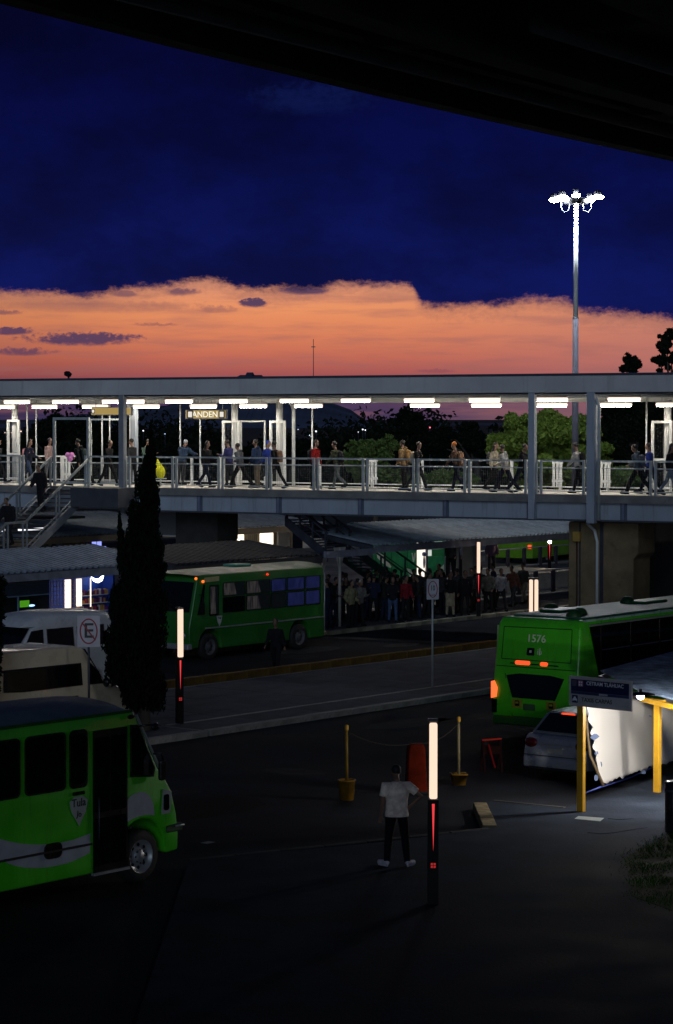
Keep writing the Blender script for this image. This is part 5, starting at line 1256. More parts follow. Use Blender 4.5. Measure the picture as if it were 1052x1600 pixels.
b = MB(); b.tube([(.45, -.02, 2.2), (.35, -.25, 2.15), (.35, -.25, 1.9)], .015, 6); mr = b.build('mirror_arm', blacks, t)
b = MB(); b.side(rrect(.27, .43, 1.55, 1.95, .04), -.28, -.22); b.build('mirror_glass', blacks, mr)
b = MB(); b.tube([(LN + .02, .02, .5), (LN + .02, .02, 2.6)], .02, 6); b.build('rear_edge_trim', rimm, t)
b = MB(); b.ball((-.02, .3, .85), (.04, .14, .1), 10, 6); b.ball((-.02, W2 - .3, .85), (.04, .14, .1), 10, 6); b.build('headlight', rimm, t)
b = MB(); b.box(-.12, .1, -.02, W2 + .02, .40, .58); b.build('bumper', rimm, t, .02)
for x in (1.0, 5.65):
    for y, sg in ((.15, -1), (W2 - .15, 1)): wheel(t, x, y, .44, .26, .28, sg, mat('dark_rim', (.07, .07, .075), .6))

# --- V3: large green bus seen from behind
V3A = R(51 + 1.5)
p = L(49.9, 35.35); W3 = 2.55; L3 = 11.6; 
rr = R(-90) + V3A
t = thing('city_bus', 'large green city bus numbered 1576 seen from behind with red tail lights', 'bus', (p.x, p.y, 0), V3A)
# local: x forward (away), y to the left; rear right corner at y = -W3
prof = [(-.02, .36), (-.05, .9), (0, 1.6), (.10, 2.4), (.16, 2.85), (.30, 3.02), (L3 - .3, 3.02), (L3, 2.8), (L3, .36), (L3 - 2.0, .36)] + [(x, z) for x, z in arch(L3 - 2.6, .56, .48, 0, 180)][1:-1] + [(L3 - 3.2, .36), (3.8, .36)] + [(x, z) for x, z in arch(3.1, .56, .48, 0, 180)][1:-1] + [(2.5, .36)]
b = MB(); b.side(prof, -W3, 0, tumble(1.4, .03)); b.build('body', greenp, t, .09, 4)
b = MB(); b.box(.6, L3 - .3, -W3 + .22, -.22, 3.021, 3.07); b.build('roof_panel', mat('dusty_green_roof', (.045, .14, .10), .5, spec=.25, vary=.3, nscale=2, dirt=(.07, .13, .11)), t, .02)
b = MB(); b.tube([(.35, -W3 + .10, 3.0), (L3 - .3, -W3 + .10, 3.0)], .035, 8); b.build('roof_rail', mat('pale_green_rail', (.28, .45, .36), .3, metal=.2), t)
def hatch(x, y, w_=.5): b = MB(); b.box(x - w_, x + w_, y - .32, y + .32, 3.071, 3.14); b.build('roof_hatch', mat('hatch_green', (.02, .16, .05), .4), t, .03)
hatch(2.0, -.75, .55); hatch(5.9, -1.0, .6)
for (x, y) in ((2.1, -.4), (1.3, -1.75), (5.4, -.7), (6.4, -1.95), (.8, -1.9)):
    b = MB(); b.lathe([(.20, 3.071), (.20, 3.12), (.16, 3.20), (.08, 3.25), (0, 3.255)], 14, c=(x, y, 0)); b.build('roof_vent', mat('vent_green', (.008, .06, .012), .5), t)
def rface(poly, name, m, off=0.0, th=.008):       # polygon on the rear face: (y from left edge, z), laid along the raked profile
    def xr(z):
        pr = [(.36, -.02), (.9, -.05), (1.6, 0), (2.4, .10), (2.85, .16), (3.02, .30)]
        for (za, xa), (zb, xb2) in zip(pr, pr[1:]):
            if z <= zb: return xa + (xb2 - xa) * (z - za) / (zb - za)
        return .3
    n = len(poly); vs = [(xr(z) - off - th, -y, z) for y, z in poly] + [(xr(z) - off + .004, -y, z) for y, z in poly]
    b = MB(); b.add(vs, [tuple(range(n)), tuple(range(n, 2 * n))[::-1]] + [(i, n + i, n + (i + 1) % n, (i + 1) % n) for i in range(n)]); return b.build(name, m, t)
seam = mat('dark_green_trim', (.012, .09, .01))
def seam_line(pts):
    for (ya, za), (yb, zb) in zip(pts, pts[1:]):
        dy, dz_ = yb - ya, zb - za; ln = math.hypot(dy, dz_); nx_, nz_ = -dz_ / ln * .012, dy / ln * .012
        rface([(ya + nx_, za + nz_), (yb + nx_, zb + nz_), (yb - nx_, zb - nz_), (ya - nx_, za - nz_)], 'panel_seam', seam, .002, .004)
seam_line([(.25, 2.78), (2.25, 2.80), (2.28, 1.98), (.24, 1.98), (.25, 2.78)])
seam_line([(.1, 1.80), (2.42, 1.80)]); seam_line([(.38, 1.62), (.62, .56), (1.95, .56), (2.3, 1.62)])
rface([(.42, 1.58), (.62, 1.03), (1.88, 1.03), (2.12, 1.58), (1.7, 1.64), (.8, 1.64)], 'rear_window', glassd, .003)
rface([(.52, 1.60 + .30), (1.9, 1.90), (1.95, 1.87), (.5, 1.87)], 'light_bar_housing', blacks, .003)
tl = emit('brake_light', (1.0, .075, .02), 1.5)
rface(rrect(.66, 1.10, 1.86, 1.96, .045), 'brake_light', tl, .012, .01); rface(rrect(1.40, 1.62, 1.86, 1.96, .045), 'brake_light', tl, .012, .01)
rface([(.02, .98), (.16, 1.02), (.18, 1.25), (.08, 1.42), (.0, 1.40)], 'tail_light', emit('tail_light_glow', (1.0, .12, .03), 1.8), .02, .04)
rface([(.02, .62), (.16, .62), (.17, .97), (.02, .95)], 'lamp_cluster', glassd, .01, .02)
rface([(2.40, .62), (2.54, .62), (2.54, 1.3), (2.44, 1.35)], 'lamp_cluster', glassd, .01, .02)
pn = mat('pale_number_paint', (.72, .85, .62), .5)
o = lettering('1576', .27, pn, t, (.0, -1.24, 2.50), (PI / 2 - R(7), 0, -PI / 2), extr=.003, sx=1.05); o.location = (.105 - .012, -1.24, 2.52)
rface(rrect(.98, 1.20, 2.10, 2.29, .02), 'emblem_plate', blacks, .004)
rface([(1.06, 2.17), (1.12, 2.17), (1.12, 2.23), (1.06, 2.23)], 'emblem_star', pn, .010)
o = lettering('ib', .2, pn, t, (.066 - .012, -1.36, 2.20), (PI / 2 - R(7), 0, -PI / 2), extr=.003)
rface([(1.35, 2.12), (1.37, 2.12), (1.37, 2.30), (1.35, 2.30)], 'emblem_stroke', pn, .010)
yel = mat('route_yellow', (.30, .30, .03), .5)
for y0 in (.62, 1.62):
    rface([(y0, .78), (y0 + .30, .78), (y0 + .30, 1.0), (y0, 1.0)], 'yellow_decal', yel, .004)
    rface(rrect(y0 + .09, y0 + .22, .83, .97, .02), 'bus_icon', blacks, .013); rface([(y0 + .11, .89), (y0 + .20, .89), (y0 + .20, .94), (y0 + .11, .94)], 'icon_window', yel, .022)
rface([(.95, .74), (1.3, .74), (1.3, .9), (.95, .9)], 'number_plate', mat('plate_grey', (.05, .12, .05), .5), .004)
b = MB(); b.box(-.12, .1, -W3 + .06, -.06, .34, .56); b.build('bumper', mat('green_shade', (.02, .14, .012), .5), t, .04)
b = MB(); b.side([(.16, 1.62), (.16, 2.78), (.62, 2.80), (.62, 1.60)], -W3 - .0, -W3 + .01)
# right side: long dark glazing with bars
sv = -W3 + .03
g_ = MB(); g_.side([(.50, 2.86), (.95, 1.62), (L3 - .4, 1.62), (L3 - .4, 2.86)], -W3 + .02, -W3 - .012); gz_ = g_.build('side_glazing', glassd, t)
x = .9
for i in range(7):
    xa = 1.0 + i * 1.45
    b = MB(); b.box(xa - .02, xa + .02, -W3 - .022, -W3 - .0121, 1.64, 2.84); b.build('window_bar', blacks, gz_)
    b = MB(); b.box(xa + .06, xa + 1.39, -W3 - .022, -W3 - .0121, 2.24, 2.265); b.build('window_rail', mat('window_rail', (.12, .13, .15), .4), gz_)
b = MB(); b.box(.45, L3 - .3, -W3 - .025, -W3, 2.87, 2.91); b.build('window_trim', rimm, t)
b = MB(); b.box(.9, L3 - .3, -W3 - .025, -W3, 1.575, 1.612); b.build('window_trim', railm, t)
b = MB(); b.tube([(.14, -.015, 1.45), (.22, -.02, 2.8)], .022, 6); b.build('corner_trim', mat('pale_green_trim', (.3, .5, .2), .3), t)
for x in (3.1, L3 - 2.6):
    for y, sg in ((-.16, 1), (-W3 + .16, -1)): wheel(t, x, y, .48, .28, .29, sg)

# --- V4: silver car
p = L(44.55, 30.72)
t = thing('parked_car', 'silver hatchback car seen from behind, its brake light glowing beside the tarp', 'car', (p.x, p.y, 0), LR)
W4 = 1.70; L4 = 4.15
prof = [(0, .28), (-.02, .5), (.02, .78), (.06, .95), (.14, 1.0), (1.1, 1.02), (3.0, .98), (3.95, .78), (L4, .55), (L4, .28), (3.75, .22)] + arch(3.35, .34, .30, 0, 180)[1:-1] + [(2.95, .22), (1.15, .22)] + arch(.78, .34, .30, 0, 180)[1:-1] + [(.4, .25)]
b = MB(); b.side(prof, -W4, 0, tumble(.6, .10)); b.build('body', silverp, t, .06, 3)
cab = [(.16, 1.0), (.62, 1.42), (.95, 1.47), (1.9, 1.47), (2.35, 1.38), (3.0, .99)]
b = MB(); b.side(cab, -W4 + .09, -.09, lambda z: 1 - (z - 1.0) * .34); b.build('cabin', silverp, t, .05, 3)
b = MB(); b.add([(.19, -W4 + .24, 1.04), (.19, -.24, 1.04), (.60, -.34, 1.40), (.60, -W4 + .34, 1.40)], [(0, 3, 2, 1)]); o = b.build('rear_window', glassd, t, clean=False); o.location = (-.035, 0, .03)
for sy in (0, 1):
    y = -.10 if sy == 0 else -W4 + .10
    b = MB(); yb_ = lambda z: (1 - (z - 1.0) * .34)
    pl = [(.5, 1.06), (.75, 1.38), (1.5, 1.40), (1.5, 1.06)], [(1.56, 1.06), (1.56, 1.40), (2.25, 1.34), (2.75, 1.06)]
    for q in pl:
        m_ = -W4 / 2; hw = (W4 - .18) / 2 + .006
        vs = [(x, m_ + (hw * yb_(z) if sy == 0 else -hw * yb_(z)), z) for x, z in q]; b.add(vs, [tuple(range(4))])
    b.build('side_window', glassd, t, clean=False)
b = MB(); b.side([(.5, 1.42), (.62, 1.455), (.62, 1.43)], -W4 * .5 - .2, -W4 * .5 + .2); b.build('spoiler_lip', silverp, t)
b = MB(); b.box(.50, .55, -W4 * .5 - .17, -W4 * .5 + .17, 1.425, 1.455); b.build('brake_light', tl, t, .008)
for y0 in (-.34, -W4 + .02):
    b = MB(); b.ball((.06, y0 + .15, .80), (.09, .19, .12), 14, 8); b.build('tail_light', mat('unlit_tail_light', (.10, .006, .008), .2), t)
b = MB(); b.box(-.022, .03, -W4 * .5 - .2, -W4 * .5 + .2, .60, .73); b.build('number_plate', mat('plate_white', (.4, .38, .33), .5), t, .004)
b = MB(); b.box(-.01, .05, -W4 * .5 - .45, -W4 * .5 + .42, .78, .81); b.build('trunk_handle', rimm, t)
b = MB(); b.lathe([(.045, 0), (.06, -.01), (.06, .01), (.045, 0)], 16, 'y'); o = b.build('badge_ring', rimm, t); o.location = (.045, -W4 * .5, .90); o.rotation_euler = (0, 0, PI / 2)
b = MB(); b.box(-.07, .2, -W4 + .03, -.03, .27, .52); b.build('bumper', silverp, t, .05, 3)
b = MB(); b.box(-.075, .1, -W4 + .2, -.2, .245, .30); b.build('lower_valance', rubber, t, .01)
b = MB(); b.box(-.03, .0, -W4 + .02, -.02, .535, .55); b.build('panel_gap', blacks, t)
for x in (.78, 3.35):
    for y, sg in ((-.12, 1), (-W4 + .12, -1)): wheel(t, x, y, .30, .20, .20, sg)

# --- vans
vang = glassy('van_glass', (.004, .005, .007), .0, .22)
def van(label, a, c, face, LNv, Wv, Hroof, m, zw, raised, wins, name='van', noseh=1.0):
    ang = LR if face > 0 else LR + PI
    base = L(a, c); t = thing(name, label, 'van', (base.x, base.y, 0), ang)
    # local x forward; visible side is the one nearer the camera
    s = 1 if face > 0 else -1                   # near side at y=0 ; body extends to +y*s
    y0, y1 = (0, Wv) if face > 0 else (-Wv, 0)
    fx = LNv
    prof = [(0, .3), (0, 1.6), (.12, Hroof - .08), (.25, Hroof), (fx - 1.9, Hroof), (fx - 1.55, Hroof - .10), (fx - .85, zw), (fx - .12, zw - .22), (fx, .75), (fx, .3), (fx - .4, .28)] + arch(fx - .85, .38, .34, 0, 180)[1:-1] + [(fx - 1.3, .28), (1.3, .28)] + arch(.9, .38, .34, 0, 180)[1:-1] + [(.45, .3)]
    b = MB(); b.side(prof, y0, y1, tumble(1.1, .10)); b.build('body', m, t, .15, 5)
    mid = (y0 + y1) / 2
    if raised:
        b = MB(); vs = []; st_ = [(.02, .10, .80), (.12, .26, .9), (.6, .34, .92), (fx - 2.6, .40, .92), (fx - 1.9, .36, .9), (fx - 1.4, .18, .84), (fx - 1.22, .0, .74)]
        n = 12
        for x, hgt, ww in st_:
            for k in range(n + 1):
                a_ = PI * k / n; vs.append((x, mid + Wv / 2 * ww * math.cos(a_) * .98, Hroof - .07 + hgt * math.sin(a_) ** .45))
        b.add(vs, [(j * (n + 1) + k, j * (n + 1) + k + 1, (j + 1) * (n + 1) + k + 1, (j + 1) * (n + 1) + k) for j in range(len(st_) - 1) for k in range(n)] + [tuple(range(n + 1))], True); b.build('raised_roof', m, t)
    ys = y0 if face > 0 else y1
    sg = -1 if face > 0 else 1
    kf = lambda z: abs(Wv / 2 - Wv / 2 * tumble(1.1, .10)(z))
    for P in wins:
        q = [(x, z) for x, z in P]; cx = sum(x for x, _ in q) / len(q); cz = sum(z for _, z in q) / len(q)
        def lay(pp, o_): return [(x, ys + sg * (o_ - kf(z)), z) for x, z in pp]
        ins = [(cx + (x - cx) * .93, cz + (z - cz) * .90) for x, z in q]; n = len(q)
        b = MB(); A_ = lay(q, .004); Bq = lay(ins, .012); b.add(A_ + Bq, [(i, (i + 1) % n, n + (i + 1) % n, n + i) for i in range(n)]); o = b.build('window', blacks, t, clean=False)
        b = MB(); b.add(lay(ins, .009), [tuple(range(n))]); b.build('pane', vang, o, clean=False)
    b = MB(); b.add([(fx - 1.50, y0 + .16, Hroof - .14), (fx - 1.50, y1 - .16, Hroof - .14), (fx - .88, y1 - .12, zw + .03), (fx - .88, y0 + .12, zw + .03)], [(0, 1, 2, 3)]); o = b.build('windscreen', vang, t, clean=False); o.location = (.035, 0, .03)
    for x in (fx - .85, .9):
        for yy_, q in ((y0 + .14, -1), (y1 - .14, 1)): wheel(t, x, yy_, .33, .2, .2, q)
    for yy_ in (y0 + .25, y1 - .25): b = MB(); b.ball((fx - .03, yy_, .72), (.05, .14, .09), 10, 6); b.build('headlight', rimm, t)
    b = MB(); b.box(fx - .1, fx + .06, y0 + .02, y1 - .02, .32, .52); b.build('bumper', m, t, .03)
    b = MB(); b.box(1.5, fx - 1.7, ys + sg * .0, ys + sg * .012, .98, 1.0); b.build('body_crease', rubber, t)
    b = MB(); b.box(fx - 2.05, fx - 1.9, ys + sg * .0, ys + sg * .03, 1.02, 1.06); b.build('door_handle', blacks, t)
    b = MB(); b.ball((fx - 1.0, ys + sg * .12, 1.32), (.06, .11, .12), 10, 6); b.build('mirror', blacks, t)
    return t
van('white high roofed van facing left in front of the blue lit shop', 51.2, 49.7, -1, 4.9, 1.9, 2.18, whitep, 1.30, True,
    [[(3.62, 1.44), (3.62, 2.0), (3.25, 2.02), (3.1, 2.02), (3.05, 1.44)][::1] and [(2.95, 1.44), (3.80, 1.44), (3.42, 2.0), (2.95, 2.02)], [(1.75, 1.44), (2.82, 1.44), (2.82, 2.02), (1.75, 2.02)], [(.5, 1.44), (1.62, 1.44), (1.62, 2.02), (.5, 2.02)]], 'van')
van('cream van facing right behind the crossed out E sign with a long side window', 40.3, 43.3, 1, 4.75, 1.85, 2.30, beigep, 1.30, False,
    [[(.35, 1.34), (1.0, 1.30), (3.05, 1.30), (3.05, 1.86), (.40, 1.88)], [(3.28, 1.30), (3.80, 1.28), (3.66, 1.60), (3.35, 1.86)]], 'van')

# --- far green bus beyond the platforms
p = L(aL(768, 77.5), 77.5); t = thing('city_bus', 'far bright green bus seen from behind under the long canopy', 'bus', (p.x, p.y, 0), R(62))
b = MB(); b.side([(0, .35), (0, 2.9), (.15, 3.0), (10, 3.0), (10, .35)], -2.5, 0, tumble(1.5, .02)); b.build('body', mat('bright_green_paint', (.16, .40, .02), .4, coat=.3), t, .06, 3)
b = MB(); b.box(-.012, .0, -2.3, -.2, 1.6, 2.7); b.build('rear_window', glassd, t)
b = MB(); b.box(-.03, 0, -2.4, -2.2, .9, 1.1); b.build('tail_light', tl, t)
b = MB(); b.box(-.03, 0, -.3, -.12, .9, 1.05); b.build('indicator', emit('amber_marker_lamp', (1, .16, .02), 1.6), t)
b = MB(); b.box(.4, 9.5, -2.515, -2.5, 1.6, 2.6); b.build('side_glazing', glassd, t)
for x in (2, 8): 
    for y, q in ((-.16, 1), (-2.34, -1)): wheel(t, x, y, .48, .28, .29, q)
# ------------------------------------------------------------------ people
def remesh(mb, name, voxel, smooth=2):
    me = mb.mesh(name); o = bpy.data.objects.new('tmp', me); col.objects.link(o)
    r = o.modifiers.new('r', 'REMESH'); r.mode = 'VOXEL'; r.voxel_size = voxel; r.use_smooth_shade = True
    if smooth: s = o.modifiers.new('s', 'SMOOTH'); s.factor = .5; s.iterations = smooth
    d = bpy.context.evaluated_depsgraph_get(); out = bpy.data.meshes.new_from_object(o.evaluated_get(d)); bpy.data.objects.remove(o)
    out.name = name; return out
def rotv(v, ang, ax): return Matrix.Rotation(ang, 3, ax) @ Vector(v)
def figure(P, voxel=.022, fingers=False):
    """P: pose in degrees. Facing +x. returns dict of meshes."""
    lean = R(P.get('lean', 4)); bld = P.get('build', 1.0)
    hip = Vector((0, 0, .90))
    def leg(side, th, kn, spread=3):
        h = hip + Vector((0, side * .095, 0)); a = R(th); k = a - R(kn)
        o = side * math.sin(R(spread))
        knee = h + Vector((math.sin(a) * .43, o * .43, -math.cos(a) * .43)); ank = knee + Vector((math.sin(k) * .42, o * .3, -math.cos(k) * .42))
        fa = k * .55; toe = ank + Vector((math.cos(fa) * (.17 - P.get('toe', 0) * .4), side * (.02 + P.get('toe', 0)), math.sin(fa) * .17 - .05)); heel = ank + Vector((-.06, 0, -.045 - .0))
        return h, knee, ank, toe, heel
    LL = leg(1, *P.get('ll', (0, 0))); RL = leg(-1, *P.get('rl', (0, 0)))
    up_ = lambda d, y=0: hip + Vector((math.sin(lean) * d, y, math.cos(lean) * d))
    sh_w = .185 * bld
    def arm(side, sa, ea, out=8, inn=0):
        s = up_(.475, side * sh_w); a = R(sa) ; o = R(out)
        ud = Vector((math.sin(a) * math.cos(o), side * math.sin(o), -math.cos(a) * math.cos(o)))
        el = s + ud * .29; b = a + R(ea); i_ = R(out - inn)
        fd = Vector((math.sin(b) * math.cos(i_), side * math.sin(i_), -math.cos(b) * math.cos(i_))); wr = el + fd * .25
        return s, el, wr, fd
    LA = arm(1, *P.get('la', (0, 15))); RA = arm(-1, *P.get('ra', (0, 15)))
    neck = up_(.56); ht = R(P.get('head', 5)); hd = neck + Vector((math.sin(lean + ht) * .17, 0, math.cos(lean + ht) * .17))
    hc = hd + Vector((.015, 0, .01))
    # body
    b = MB(); fw = Vector((math.cos(lean + ht), 0, -math.sin(lean + ht)))
    b.ball(hc + Vector((0, 0, .025)), (.092, .076, .108), 14, 10); b.ball(hc + fw * .03 - Vector((0, 0, .055)), (.062, .055, .06), 12, 8)
    b.ball(hc + fw * .098 - Vector((0, 0, .005)), (.02, .014, .026), 8, 6)
    for s in (1, -1): b.ball(hc + Vector((0, s * .078, -.005)), (.02, .014, .032), 8, 6)
    b.tube([neck - Vector((0, 0, .08)), neck + Vector((0, 0, .02)), hc - Vector((0, 0, .05))], [.062, .055, .052], 10)
    b.tube([up_(.50), up_(.30), up_(.05)], [(.09, .15), (.09, .13), (.09, .13)], 12)
    for s, el, wr, fd in (LA, RA):
        b.tube([up_(.48), s, el, wr], [.05, .05, .040, .026], 10)
        pm_ = wr + fd * .05; b.tube([wr - fd * .01, pm_, wr + fd * .085], [(.022, .030), (.018, .040), (.014, .036)], 8)
        side_ax = fd.cross(Vector((0, 0, 1)) if abs(fd.z) < .9 else Vector((1, 0, 0))).normalized(); bend = (fd.cross(side_ax)).normalized()
        for k in range(4):
            q = wr + fd * .08 + side_ax * (-.03 + .02 * k); ln = (.055, .068, .072, .06)[k]
            b.tube([q, q + fd * ln * .5, q + fd * ln * .8 + bend * .018], [.010, .0095, .008], 6)
        q = wr + fd * .03 + side_ax * .032; b.tube([q, q + fd * .03 + side_ax * .02, q + fd * .055 + side_ax * .024 + bend * .012], [.012, .011, .009], 6)
    for h, kn, an, to, he in (LL, RL): b.tube([h, kn, an, an - Vector((0, 0, .03))], [.08, .055, .038, .04], 10)
    b.tube([hip + Vector((0, -.1, 0)), hip + Vector((0, .1, 0))], .08, 10)
    out = {}
    lo = min(min(x[3].z, x[4].z) for x in (LL, RL)) - .030
    out['dz'] = -lo
    out['body'] = remesh(b, 'body', voxel)
    # shirt or jacket
    jk = P.get('jacket', .012); b = MB()
    b.tube([up_(-.06), up_(.06), up_(.20), up_(.38), up_(.50), up_(.555)], [((.115 + jk) * bld, .165 * bld + jk), (.105 * bld + jk, .155 * bld + jk), (.10 * bld + jk, .145 * bld + jk), (.115 * bld + jk, .175 * bld + jk), (.085 + jk, .145 * bld + jk), (.055, .075)], 16)
    # tube frames put the first radius along an arbitrary normal, so steer it: handled by orienting x/y below
    short = P.get('short', False)
    for s, el, wr, fd in (LA, RA):
        e2 = s + (el - s) * .62
        b.tube([up_(.47), s, e2] if short else [up_(.47), s, el, wr - fd * .02], [.070, .064 * bld + jk * .5, .056 + jk * .8] if short else [.075, .066 * bld + jk, .052 + jk, .038 + jk * .8], 10)
    if P.get('hood'): b.ball(up_(.56) + Vector((-.08, 0, 0)), (.07, .10, .07), 10, 8)
    out['shirt'] = remesh(b, 'shirt', voxel)
    b = MB(); lw = P.get('leg', 1.0)
    b.tube([hip + Vector((0, 0, .10)), hip + Vector((0, 0, 0)), hip - Vector((0, 0, .07))], [(.105, .15), (.115, .165), (.10, .15)], 14)
    for h, kn, an, to, he in (LL, RL):
        b.tube([h + Vector((0, 0, .02)), h + (kn - h) * .3, kn, kn + (an - kn) * .45, an + Vector((0, 0, -.01))], [.098, .094, .066 * lw, .062 * lw, .050 * lw], 12)
    if P.get('skirt'):
        b.tube([hip + Vector((0, 0, .08)), hip - Vector((0, 0, .1)), hip - Vector((0, 0, .5))], [(.11, .15), (.14, .18), (.17, .2)], 14)
    out['trousers'] = remesh(b, 'trousers', voxel)
    shoes = []
    for h, kn, an, to, he in (LL, RL):
        b = MB(); b.tube([he + Vector((-.01, 0, .02)), he + Vector((.03, 0, .03)), an + (to - an) * .45 + Vector((0, 0, -.005)), to + Vector((0, 0, .018)), to + Vector((.045, 0, .012))], [(.038, .034), (.050, .042), (.048, .044), (.038, .046), (.018, .03)], 10)
        b.tube([he + Vector((-.045, 0, -.012)), he + Vector((.02, 0, -.014)), to + Vector((.0, 0, -.008)), to + Vector((.07, 0, -.004))], [(.014, .026), (.016, .036), (.016, .046), (.012, .030)], 8)
        shoes.append(remesh(b, 'shoe', .012, 1))
    out['shoes'] = shoes
    b = MB(); b.ball(hc + Vector((-.018, 0, .045)), (.092, .088, .095), 14, 10)
    if P.get('long'): b.tube([hc + Vector((-.05, 0, .03)), hc + Vector((-.075, 0, -.10)), up_(.36) + Vector((-.14, 0, 0))], [(.06, .085), (.05, .09), (.03, .07)], 10)
    if P.get('cap'): b.ball(hc + Vector((.07, 0, .055)), (.08, .07, .016), 10, 6)
    out['hair'] = remesh(b, 'hair', .018, 1)
    b = MB(); c = up_(.30) + Vector((-.20, 0, 0)); hh = .22
    b.tube([c + Vector((-math.sin(lean) * hh, 0, -hh)), c + Vector((0, 0, 0)) * 1, c + Vector((math.sin(lean) * hh * .8, 0, hh * .8)), c + Vector((math.sin(lean) * hh, 0, hh))], [(.09, .13), (.105, .155), (.09, .135), (.03, .06)], 12)
    for s in (1, -1): b.tube([c + Vector((.08, s * .09, .17)), up_(.53, s * .10) + Vector((0.02, 0, .03)), up_(.36, s * .12) + Vector((.13, 0, 0)), c + Vector((.12, s * .14, -.16))], .02, 6)
    out['backpack'] = remesh(b, 'backpack', voxel)
    return out
POSES = {
    'walkA': dict(ll=(24, 6), rl=(-20, 14), la=(-18, 14), ra=(20, 22)),
    'walkB': dict(ll=(-16, 34), rl=(18, 4), la=(20, 22), ra=(-22, 10), lean=7),
    'walkC': dict(ll=(30, 10), rl=(-24, 20), la=(-24, 14), ra=(30, 40), lean=9, hood=1, jacket=.028, leg=1.2),
    'walkD': dict(ll=(-22, 18), rl=(24, 8), la=(12, 60), ra=(-10, 20), jacket=.02, long=1),
    'stand': dict(ll=(1, 2), rl=(-2, 2), la=(4, 12), ra=(2, 10)),
    'standB': dict(ll=(4, 3), rl=(-6, 4), la=(15, 95, 6, 10), ra=(10, 80, 8, 12), head=22, jacket=.02),
    'standC': dict(ll=(-3, 3), rl=(5, 8), la=(-8, 50, 18, 20), ra=(-8, 50, 18, 20), jacket=.035, hood=1, leg=1.2),
    'standD': dict(ll=(2, 2), rl=(0, 3), la=(5, 20), ra=(30, 100, 5, 0), long=1, skirt=1),
    'leanrail': dict(ll=(-4, 3), rl=(-8, 4), la=(45, 40, 20, 20), ra=(45, 40, 20, 20), lean=16, head=14, jacket=.03, cap=1),
    'descend': dict(ll=(20, 40), rl=(-4, 8), la=(-10, 25), ra=(15, 25), lean=10, head=20, jacket=.035, hood=1, leg=1.2),
}
FIG = {k: figure(v, .026) for k, v in POSES.items()}
clothc = {}
def cm(c):
    k = '%.3f_%.3f_%.3f' % c
    return cloth(k, c)
skin = mat('skin', (.20, .11, .075), .6, vary=.1); skin_d = mat('skin_tan', (.26, .15, .10), .6, vary=.1)
hairm = mat('dark_hair', (.012, .010, .009), .6); 
BLK = (.012, .012, .015); NAVY = (.015, .02, .045); JEAN = (.05, .08, .15); GREY = (.14, .15, .17); DGREY = (.04, .042, .05); WHITE = (.62, .60, .58); CREAM = (.5, .45, .34)
BLUE = (.02, .05, .35); RED = (.40, .015, .015); TAN = (.30, .19, .09); LJEAN = (.22, .30, .42); PINKW = (.55, .38, .36); BROWN = (.14, .08, .05)
def part_copy(name, me, m, parent):
    o = bpy.data.objects.new(name, me); col.objects.link(o); o.parent = parent
    if not me.materials: me.materials.append(m)
    o.material_slots[0].link = 'OBJECT'; o.material_slots[0].material = m; return o
def person(label, pose, loc, rz, shirt, trous, pack=None, hair=None, shoe=BLK, scale=1.0, group=None, fig=None, sk=None):
    Fg = fig or FIG[pose]
    t = thing('person', label, 'person', (loc[0], loc[1], loc[2] + Fg['dz'] * scale), rz, group); t.scale = (scale,) * 3
    part_copy('body', Fg['body'], sk or skin, t); part_copy('shirt', Fg['shirt'], cm(shirt), t); part_copy('trousers', Fg['trousers'], cm(trous), t)
    for s in Fg['shoes']: part_copy('shoe', s, cm(shoe), t)
    part_copy('hair', Fg['hair'], cm(hair) if hair else hairm, t)
    if pack: part_copy('backpack', Fg['backpack'], cm(pack), t)
    return t
LEFT, RIGHT = BR + PI, BR
gb = 'people on the footbridge'
def on_bridge(x, v, label, pose, d, shirt, trous, **k):
    shirt = tuple(c * .5 for c in shirt); trous = tuple(c * .5 for c in trous)  # clothes darkened so backlit shade sits in their colour
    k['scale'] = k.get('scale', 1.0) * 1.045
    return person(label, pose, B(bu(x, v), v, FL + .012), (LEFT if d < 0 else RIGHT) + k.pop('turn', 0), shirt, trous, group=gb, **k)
on_bridge(-4, 1.5, 'person at the far left end of the footbridge, half cut by the picture edge', 'walkA', 1, DGREY, BLK)
on_bridge(45, 3.2, 'person in navy top and jeans with a pink bag near the left bridge end', 'walkD', 1, NAVY, JEAN, pack=(.55, .25, .28))
on_bridge(76, 3.6, 'person in pale pink top and dark cap beyond the tall stair gate', 'stand', 1, PINKW, GREY, hair=DGREY)
on_bridge(127, .6, 'large person in black with a backpack at the staircase top', 'walkC', -1, BLK, BLK, pack=(.02, .03, .03), scale=1.06)
on_bridge(170, .9, 'person all in black standing left of the square column', 'walkA', 1, BLK, BLK)
on_bridge(208, 2.6, 'person in dark clothes half hidden behind the square column', 'stand', -1, DGREY, BLK)
on_bridge(228, 2.4, 'person in grey green top behind the tip of the cypress', 'standB', 1, (.12, .20, .16), BLK)
on_bridge(285, 3.8, 'person in dark blue jacket and grey cap leaning on the far rail', 'leanrail', -1, (.03, .06, .12), DGREY, hair=(.30, .33, .36), turn=-PI / 2)
on_bridge(322, .9, 'person in long black hair and black clothes left of the pair of gates', 'walkD', 1, BLK, NAVY)
on_bridge(359, 1.6, 'person in violet blue top walking behind the grey hooded one', 'standB', -1, (.06, .06, .22), DGREY)
on_bridge(376, 1.2, 'person in grey hooded jacket striding left in front of the white gates', 'walkC', -1, GREY, BLK, scale=.98)
on_bridge(402, 1.5, 'person in dark blue jacket and beige trousers in the middle group', 'standC', -1, (.02, .045, .12), (.22, .18, .14))
on_bridge(416, 3.0, 'person in bright blue cap walking behind the middle group', 'walkB', 1, BLUE, DGREY, hair=BLUE)
